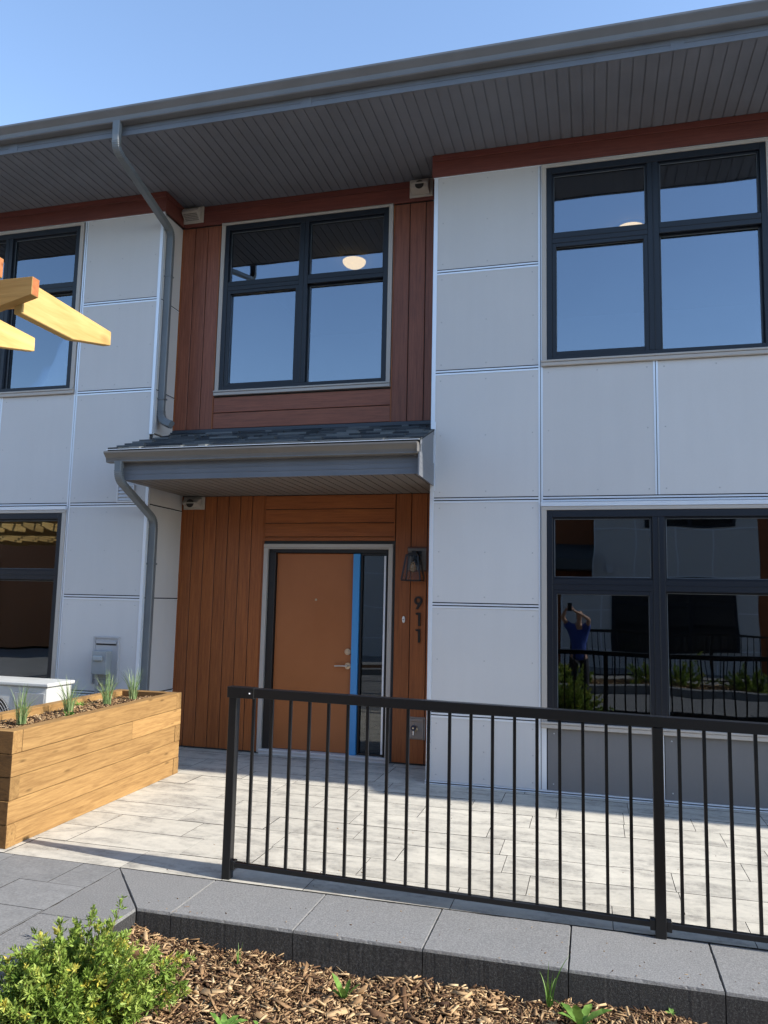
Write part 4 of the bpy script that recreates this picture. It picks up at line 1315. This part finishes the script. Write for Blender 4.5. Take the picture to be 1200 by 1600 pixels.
# ------------------------------------------------------------------ shrubs and weeds
def shrub(name, label, c, rad, n_ros, leaf=0.022, group=None, seed=1, hz=1.0):
    root = thing(name, label, 'shrub', c, group)
    r = np.random.default_rng(seed)
    c = np.array(c, float)
    st = MB(); tips, dirs, tn = [], [], []
    nsh = max(40, n_ros // 14)
    for k in range(nsh):
        a = r.uniform(0, 2 * np.pi); el = np.arcsin(r.uniform(0.03, 1.0))
        lob = 0.80 + 0.30 * np.sin(a * 3 + seed) * np.cos(el * 2) + r.normal(0, .11)
        Ls = rad * (1.12 if r.random() < .94 else 1.28) * lob * (1 - .25 * r.random())
        d = np.array([np.cos(a) * np.cos(el), np.sin(a) * np.cos(el), np.sin(el) * hz])
        b0 = c + np.array([np.cos(a), np.sin(a), 0]) * r.uniform(0, .25) * rad * np.cos(el)
        side = r.normal(0, .12, 3) * Ls; side[2] = abs(side[2]) * .5
        q = [b0, b0 + d * Ls * .4 + side * .5 + [0, 0, -.02], b0 + d * Ls * .75 + side + [0, 0, .0], b0 + d * Ls + side * 1.2 + [0, 0, .03]]
        if r.random() < .75:
            st.tube([tuple(p) for p in q], [(0.0022 * math.cos(w * 1.2566), 0.0022 * math.sin(w * 1.2566)) for w in range(5)], 0, [1.6, 1.2, .8, .4])
        nn = int(r.integers(11, 17)); base_t = np.clip(r.normal(.42, .17), 0, .85)
        for w in range(nn):
            t = 0.38 + 0.62 * (w / (nn - 1)) ** .85
            p = q[0] * (1 - t) ** 3 + 3 * q[1] * t * (1 - t) ** 2 + 3 * q[2] * t * t * (1 - t) + q[3] * t ** 3
            p = p + r.normal(0, .018, 3) * (1.2 - t)
            if p[2] < c[2] + .005: continue
            tips.append(p); dirs.append(d + r.normal(0, .45, 3)); tn.append(base_t + .22 * (t - .6))
    st.build('stems', M_stem, root)
    pts = np.array(tips); out = np.array(dirs); out /= np.linalg.norm(out, axis=1)[:, None]; n = len(pts)
    NL = 11
    P = np.repeat(pts, NL, 0); O = np.repeat(out, NL, 0); m_ = n * NL
    d = O * 0.7 + r.normal(0, .55, (m_, 3)) + [0, 0, .25]; d /= np.linalg.norm(d, axis=1)[:, None]
    P = P + r.normal(0, 0.004, (m_, 3))
    side = np.cross(d, r.normal(0, 1, (m_, 3))); side /= np.linalg.norm(side, axis=1)[:, None]
    nrm = np.cross(d, side)
    sz = np.repeat(r.uniform(.6, 1.25, n), NL)[:, None]
    L = leaf * sz * r.uniform(.6, 1.25, m_)[:, None]; W = L * r.uniform(.11, .17, m_)[:, None]
    V = np.stack([P, P + d * L * .5 + side * W + nrm * L * .06, P + d * L - nrm * L * .1, P + d * L * .5 - side * W + nrm * L * .06], 1).reshape(-1, 3)
    F = (np.array([[0, 1, 2, 3]])[None] + 4 * np.arange(m_)[:, None, None]).reshape(-1, 4)
    t = np.clip(np.repeat(np.array(tn), NL) + r.normal(0, .1, m_), 0, .9)
    yel = np.repeat(r.random(n) < .06, NL); t[yel] = r.uniform(.88, 1, yel.sum())
    np_mesh('leaves', V, F, M_leaf, t, root)
    return root


shrub('shrub', 'leafy yellow-green shrub in the bark bed at the kerb corner', (-0.63, -3.98, -0.12), 0.345, 4600, leaf=0.028, seed=12, hz=0.85)
shrub('shrub', 'low green shrub in the bark bed directly in front of the photographer', (1.36, -5.55, -0.13), 0.52, 2300, leaf=0.04, seed=31, hz=1.25)
for i, (x, y, r_, lab) in enumerate(((1.62, -10.3, 0.42, 'rounded shrub in the far bed behind the photographer'), (3.2, -10.4, 0.5, 'broad shrub in the middle of the far bed'),
                                     (4.5, -10.2, 0.45, 'pale-tipped shrub at the right end of the far bed'))):
    shrub('shrub', lab, (x, y, -0.06), r_, 650, leaf=0.05, seed=20 + i, group='shrubs in the far bed')
g = MB(); g.box(-9, 9, -10.95, -9.5, -0.219, -0.06); struct(g.build('far_bed_soil', M_soil), 'soil of the bed across the path')
kerb2 = bpy.data.objects.new('kerb', None); col.objects.link(kerb2); kerb2.location = (0, -9.35, 0)
struct(kerb2, 'grey kerb stones of the bed across the path')
for x in range(-6, 8):
    g = MB(); g.box(x + .004, x + .996, -9.5, -9.2, -0.219, 0.0); g.build('kerb_stone', M_kerb, kerb2, bevel=0.004)
g = MB(); g.box(-9, 9, -14, -10.96, -0.219, -0.05); struct(g.build('far_patio', M_path), 'patio of the opposite townhouse')
o3 = chips('far_bark_mulch', 9000, (-3, 7), (-10.93, -9.52), lambda x, y: -0.055 + 0 * x, 0.03, 0.09, 0.02, 0.05)
tag(o3, 'bark mulch in the bed across the path', None, kind='stuff')


def rosette(name, label, x, y, nl, L, up_, cat='weed', wr=0.2, seed=0):
    r = np.random.default_rng(seed + 50)
    z = float(bed_h(np.array(x), np.array(y)))
    root = thing(name, label, cat, (x, y, z), 'weeds growing through the bark mulch')
    Vs, Fs, Ts = [], [], []
    for i in range(nl):
        a = 2 * math.pi * i / nl + r.normal(0, .3); l = L * r.uniform(.6, 1.1); u = up_ * r.uniform(.6, 1.3); S = 7
        off = len(Vs)
        for k in range(S + 1):
            t = k / S
            rad_ = l * (math.cos(u) * t); zz_ = z + l * (math.sin(u) * t - .35 * t * t * math.cos(u)) + 0.004
            w_ = l * wr * (math.sin(math.pi * min(1, t * .93 + .05)) ** .8) * .5 * (1 + .12 * ((k % 2) * 2 - 1))
            px, py = x + math.cos(a) * rad_, y + math.sin(a) * rad_
            sx, sy = -math.sin(a), math.cos(a)
            Vs += [(px - sx * w_, py - sy * w_, zz_ + w_ * .35), (px, py, zz_), (px + sx * w_, py + sy * w_, zz_ + w_ * .35)]
        for k in range(S):
            b = off + k * 3
            Fs += [(b, b + 1, b + 4, b + 3), (b + 1, b + 2, b + 5, b + 4)]; tt_ = r.uniform(.2, 1); Ts += [tt_, tt_]
    np_mesh('leaves', np.array(Vs), np.array(Fs), M_weed, np.array(Ts), root)
    return root


rosette('weed', 'broad-leaved weed in the bark at the bottom left beside the shrub', -0.03, -3.80, 8, 0.115, 0.75, seed=1, wr=.3)
rosette('weed', 'small weed right of the largest leafy weed', 0.135, -3.80, 6, 0.06, 0.9, seed=2, wr=.3)
rosette('weed', 'upright two-leaved weed in the middle of the bark bed', 0.36, -3.42, 5, 0.13, 1.15, seed=3, wr=.26)
rosette('weed', 'broad dandelion-like weed below the kerb joint', 1.365, -3.36, 6, 0.17, 0.95, seed=5, wr=.24)
rosette('weed', 'tiny round-leaved seedling near the right end of the bed', 1.74, -3.20, 4, 0.045, 0.7, seed=6, wr=.5)
zb_ = -0.13
blades('wild_grass', 'thin grass clump against the kerb face below its joint', 1.235, -3.245, zb_, 13, 0.10, 0.24, 0.02, 0.006, 'grass clump', 'wild grass sprouting by the kerb', 0.55, M_weed)
blades('wild_grass', 'single grass shoot by the kerb face near the shrub', -0.20, -3.32, zb_, 4, 0.06, 0.13, 0.008, 0.005, 'grass clump', 'wild grass sprouting by the kerb', 0.25, M_weed)
blades('wild_grass', 'small grass sprig at the bottom centre of the bark bed', 0.36, -3.86, zb_, 5, 0.04, 0.09, 0.01, 0.006, 'grass clump', 'wild grass sprouting by the kerb', 0.6, M_weed)

# ------------------------------------------------------------------ the house across the path
op = thing('townhouse', 'matching grey townhouse across the path, seen mirrored in the lower windows', 'townhouse', (1.43, -14, 0))
YO = -14.0; ZO = -0.15


def obox(mb, x0, x1, d0, d1, z0, z1, mi=0, t=.5): mb.box(x0, x1, YO + d0, YO + d1, z0 + ZO, z1 + ZO, mi, t)   # d towards +y


b = MB(); obox(b, 1.43, 5.4, -1, 0, 0, 5.87); obox(b, -5.6, -1.5, -1, 0, 0, 5.87); obox(b, 8.2, 12, -1, 0, 0, 5.87); obox(b, -13.5, -8.5, -1, 0, 0, 5.87); obox(b, -30, -21, -1, 0, 0, 5.87); b.build('wall', M_panel, op)
b = MB(); obox(b, -1.5, 1.43, -1, -0.6, 0, 5.87, 0); obox(b, 5.4, 8.2, -1, -0.6, 0, 5.87, 0); obox(b, -8.5, -5.6, -1, -0.6, 0, 5.87, 0); obox(b, -21, -13.5, -1, -0.6, 0, 5.87, 0); b.build('wood_cladding', M_cl_v, op)
b = MB()
for xo in (1.43, 2.5, 3.45, 4.4, -5.5, -4.5, -3.5, -2.5):
    obox(b, xo, xo + 0.035, 0, 0.006, 0, 5.6)
for z in (0.6, 1.56, 2.51, 3.71, 4.69): obox(b, 1.43, 5.4, 0, 0.004, z, z + .03); obox(b, -5.5, -1.5, 0, 0.004, z, z + .03)
b.build('panel_trim', M_trim, op)
for (a, c, z0_, z1_) in ((2.75, 4.9, 0.6, 2.5), (2.75, 4.9, 3.77, 5.6), (-4.5, -2.6, 0.6, 2.5), (-4.5, -2.6, 3.77, 5.6), (-11.5, -9.4, 0.6, 2.5)):
    b = MB(); obox(b, a, c, 0.008, 0.03, z0_, z1_); wo = b.build('window', M_frame, op)
    xm = (a + c) / 2
    b = MB()
    for q0, q1 in ((a + .08, xm - .05), (xm + .05, c - .08)):
        obox(b, q0, q1, 0.03, 0.035, z0_ + .06, z0_ + 1.12); obox(b, q0, q1, 0.03, 0.035, z0_ + 1.22, z1_ - .08)
    b.build('pane', mat('dark_glass', (0.01, 0.012, 0.015), 0.05), wo)
b = MB(); obox(b, -1.3, -0.2, -0.6, -0.57, 0.02, 2.1); b.build('door', M_door, op)
b = MB(); b.prism([(YO + 0.62, 2.95 + ZO), (YO - 0.6, 3.33 + ZO), (YO - 0.6, 2.7 + ZO), (YO + 0.55, 2.7 + ZO)], -1.5, 1.43, 'x')
b.build('canopy', M_shingle, op)
b = MB(); b.prism([(YO + 1.1, 6.05 + ZO), (YO - 4.5, 7.6 + ZO), (YO - 9, 6 + ZO), (YO - 9, 5.87 + ZO), (YO + 1.1, 5.87 + ZO)], -30, 12, 'x'); b.build('roof', M_gutter, op)
b = MB(); obox(b, -30, 12, -9, -1, 0, 5.87); b.build('rear_wall', M_panel, op)
b = MB(); obox(b, 1.75, 1.93, 0.006, 0.04, 2.62, 2.80); b.build('vent', M_vent_w, op, bevel=.004)
railing('railing', 'black metal railing before the opposite townhouse', 1.6, [1.6, 3.9, 6.2], 6.6, -11.1, -0.05, None, spacing=0.13)

# ------------------------------------------------------------------ the photographer (mirrored in the lower right window)
fwd = M.to_3x3() @ Vector((0, 0, -1)); upv = M.to_3x3() @ Vector((0, 1, 0)); rgt = M.to_3x3() @ Vector((1, 0, 0))
ph = thing('phone', 'dark smartphone held up to take the picture', 'phone', tuple(CAM - fwd * 0.012))
Q = CAM - fwd * 0.012
b = MB(); b.box(-0.037, 0.037, -0.13, 0.022, -0.004, 0.004, fn=lambda x, y, z: tuple(Q + rgt * x + upv * y - fwd * z)); b.build('case', M_black, ph, bevel=0.003)

pers = thing('person', 'person in a blue top holding a phone overhead, mirrored in the lower window', 'person', (1.62, -7.25, -0.15))


def skin(name, nodes, edges, mt, root=0, sub=2, parent=pers):
    me = bpy.data.meshes.new(name); base = parent.location
    me.from_pydata([tuple(Vector(n[:3]) - base) for n in nodes], edges, [])
    o = bpy.data.objects.new(name, me); col.objects.link(o); o.parent = parent
    md = o.modifiers.new('skin', 'SKIN'); md.use_smooth_shade = True
    for i, n in enumerate(nodes):
        r_ = n[3]; me.skin_vertices[0].data[i].radius = (r_, r_ if len(n) < 5 else n[4])
        me.skin_vertices[0].data[i].use_root = (i == root)
    s_ = o.modifiers.new('sub', 'SUBSURF'); s_.levels = sub; s_.render_levels = sub
    me.materials.append(mt)
    return o


M_skin = mat('skin', (0.52, 0.31, 0.22), 0.5); M_blue_top = mat('blue_cotton', (0.03, 0.07, 0.32), 0.85); M_hair = mat('brown_hair', (0.10, 0.05, 0.025), 0.6); M_trous = mat('dark_trousers', (0.02, 0.022, 0.03), 0.85)
px, py, g0 = 1.62, -7.25, -0.15
hL = Q - rgt * 0.045 - upv * 0.07 - fwd * 0.012; hR = Q + rgt * 0.045 - upv * 0.07 - fwd * 0.012
nodes = [(px, py, g0 + .86, .13, .10), (px, py + .01, g0 + 1.05, .115, .09), (px, py, g0 + 1.24, .13, .09), (px, py + .01, g0 + 1.36, .06, .06), (px + .01, py + .03, g0 + 1.45, .045),
         (px + .02, py + .06, g0 + 1.53, .075, .085), (px + .02, py + .07, g0 + 1.63, .05, .06),
         (px - .17, py + .02, g0 + 1.31, .05), (px - .30, py + .16, g0 + 1.48, .04), (hL.x - .03, hL.y - .05, hL.z - .05, .024), (hL.x, hL.y, hL.z, .026, .015),
         (px + .17, py + .02, g0 + 1.31, .05), (px + .20, py + .20, g0 + 1.46, .04), (hR.x + .03, hR.y - .05, hR.z - .05, .024), (hR.x, hR.y, hR.z, .026, .015),
         (px - .09, py, g0 + .80, .085), (px - .10, py + .02, g0 + .44, .055), (px - .10, py - .01, g0 + .08, .038), (px - .10, py + .12, g0 + .035, .035),
         (px + .09, py, g0 + .80, .085), (px + .10, py + .02, g0 + .44, .055), (px + .10, py - .01, g0 + .08, .038), (px + .10, py + .12, g0 + .035, .035)]
edges = [(0, 1), (1, 2), (2, 3), (3, 4), (4, 5), (5, 6), (2, 7), (7, 8), (8, 9), (9, 10), (2, 11), (11, 12), (12, 13), (13, 14), (0, 15), (15, 16), (16, 17), (17, 18), (0, 19), (19, 20), (20, 21), (21, 22)]
skin('body', nodes, edges, M_skin)
for hd_, sg in ((hL, -1), (hR, 1)):       # fingers curl round the phone edges, thumb on its back
    for k, (ln, up_) in enumerate(((.030, .028), (.034, .009), (.032, -.010), (.026, -.028))):
        a = hd_ + upv * up_
        skin('finger', [(*a, .0085), (*(a + fwd * .018 + rgt * sg * -.002), .0078), (*(a + fwd * .024 - rgt * sg * .014), .007)], [(0, 1), (1, 2)], M_skin, sub=1)
    a = hd_ - upv * .01
    skin('thumb', [(*a, .010), (*(a - rgt * sg * .018 + upv * .012), .009), (*(a - rgt * sg * .034 + upv * .03), .0075)], [(0, 1), (1, 2)], M_skin, sub=1)
skin('shirt', [(px, py, g0 + .70, .165, .13), (px, py + .01, g0 + 1.05, .14, .115), (px, py, g0 + 1.24, .15, .11), (px, py + .01, g0 + 1.345, .075, .075),
               (px - .17, py + .02, g0 + 1.31, .072), (px - .25, py + .10, g0 + 1.40, .07), (px + .17, py + .02, g0 + 1.31, .072), (px + .19, py + .12, g0 + 1.40, .07)],
     [(0, 1), (1, 2), (2, 3), (2, 4), (4, 5), (2, 6), (6, 7)], M_blue_top)
skin('trousers', [(px, py, g0 + .84, .14, .115), (px - .09, py, g0 + .74, .095), (px - .10, py + .02, g0 + .44, .07), (px - .10, py - .01, g0 + .10, .055),
                  (px + .09, py, g0 + .74, .095), (px + .10, py + .02, g0 + .44, .07), (px + .10, py - .01, g0 + .10, .055)], [(0, 1), (1, 2), (2, 3), (0, 4), (4, 5), (5, 6)], M_trous)
skin('hair', [(px + .02, py + .035, g0 + 1.60, .082, .09), (px + .02, py - .01, g0 + 1.54, .075, .07), (px + .01, py - .035, g0 + 1.42, .06, .04)], [(0, 1), (1, 2)], M_hair)
face_ = MB()
for s_ in (-1, 1): face_.cyl((px + .02 + s_ * .028, py + .135, g0 + 1.56), (px + .02 + s_ * .028, py + .148, g0 + 1.56), .009, 10, 1)
face_.prism([(py + .14, g0 + 1.56), (py + .165, g0 + 1.525), (py + .14, g0 + 1.52)], px + .01, px + .03, 'x')
face_.box(px, px + .04, py + .138, py + .146, g0 + 1.492, g0 + 1.499, 2)
face_.build('face', [M_skin, M_hair, mat('lips', (.4, .12, .1), .5)], pers, bevel=0.002)
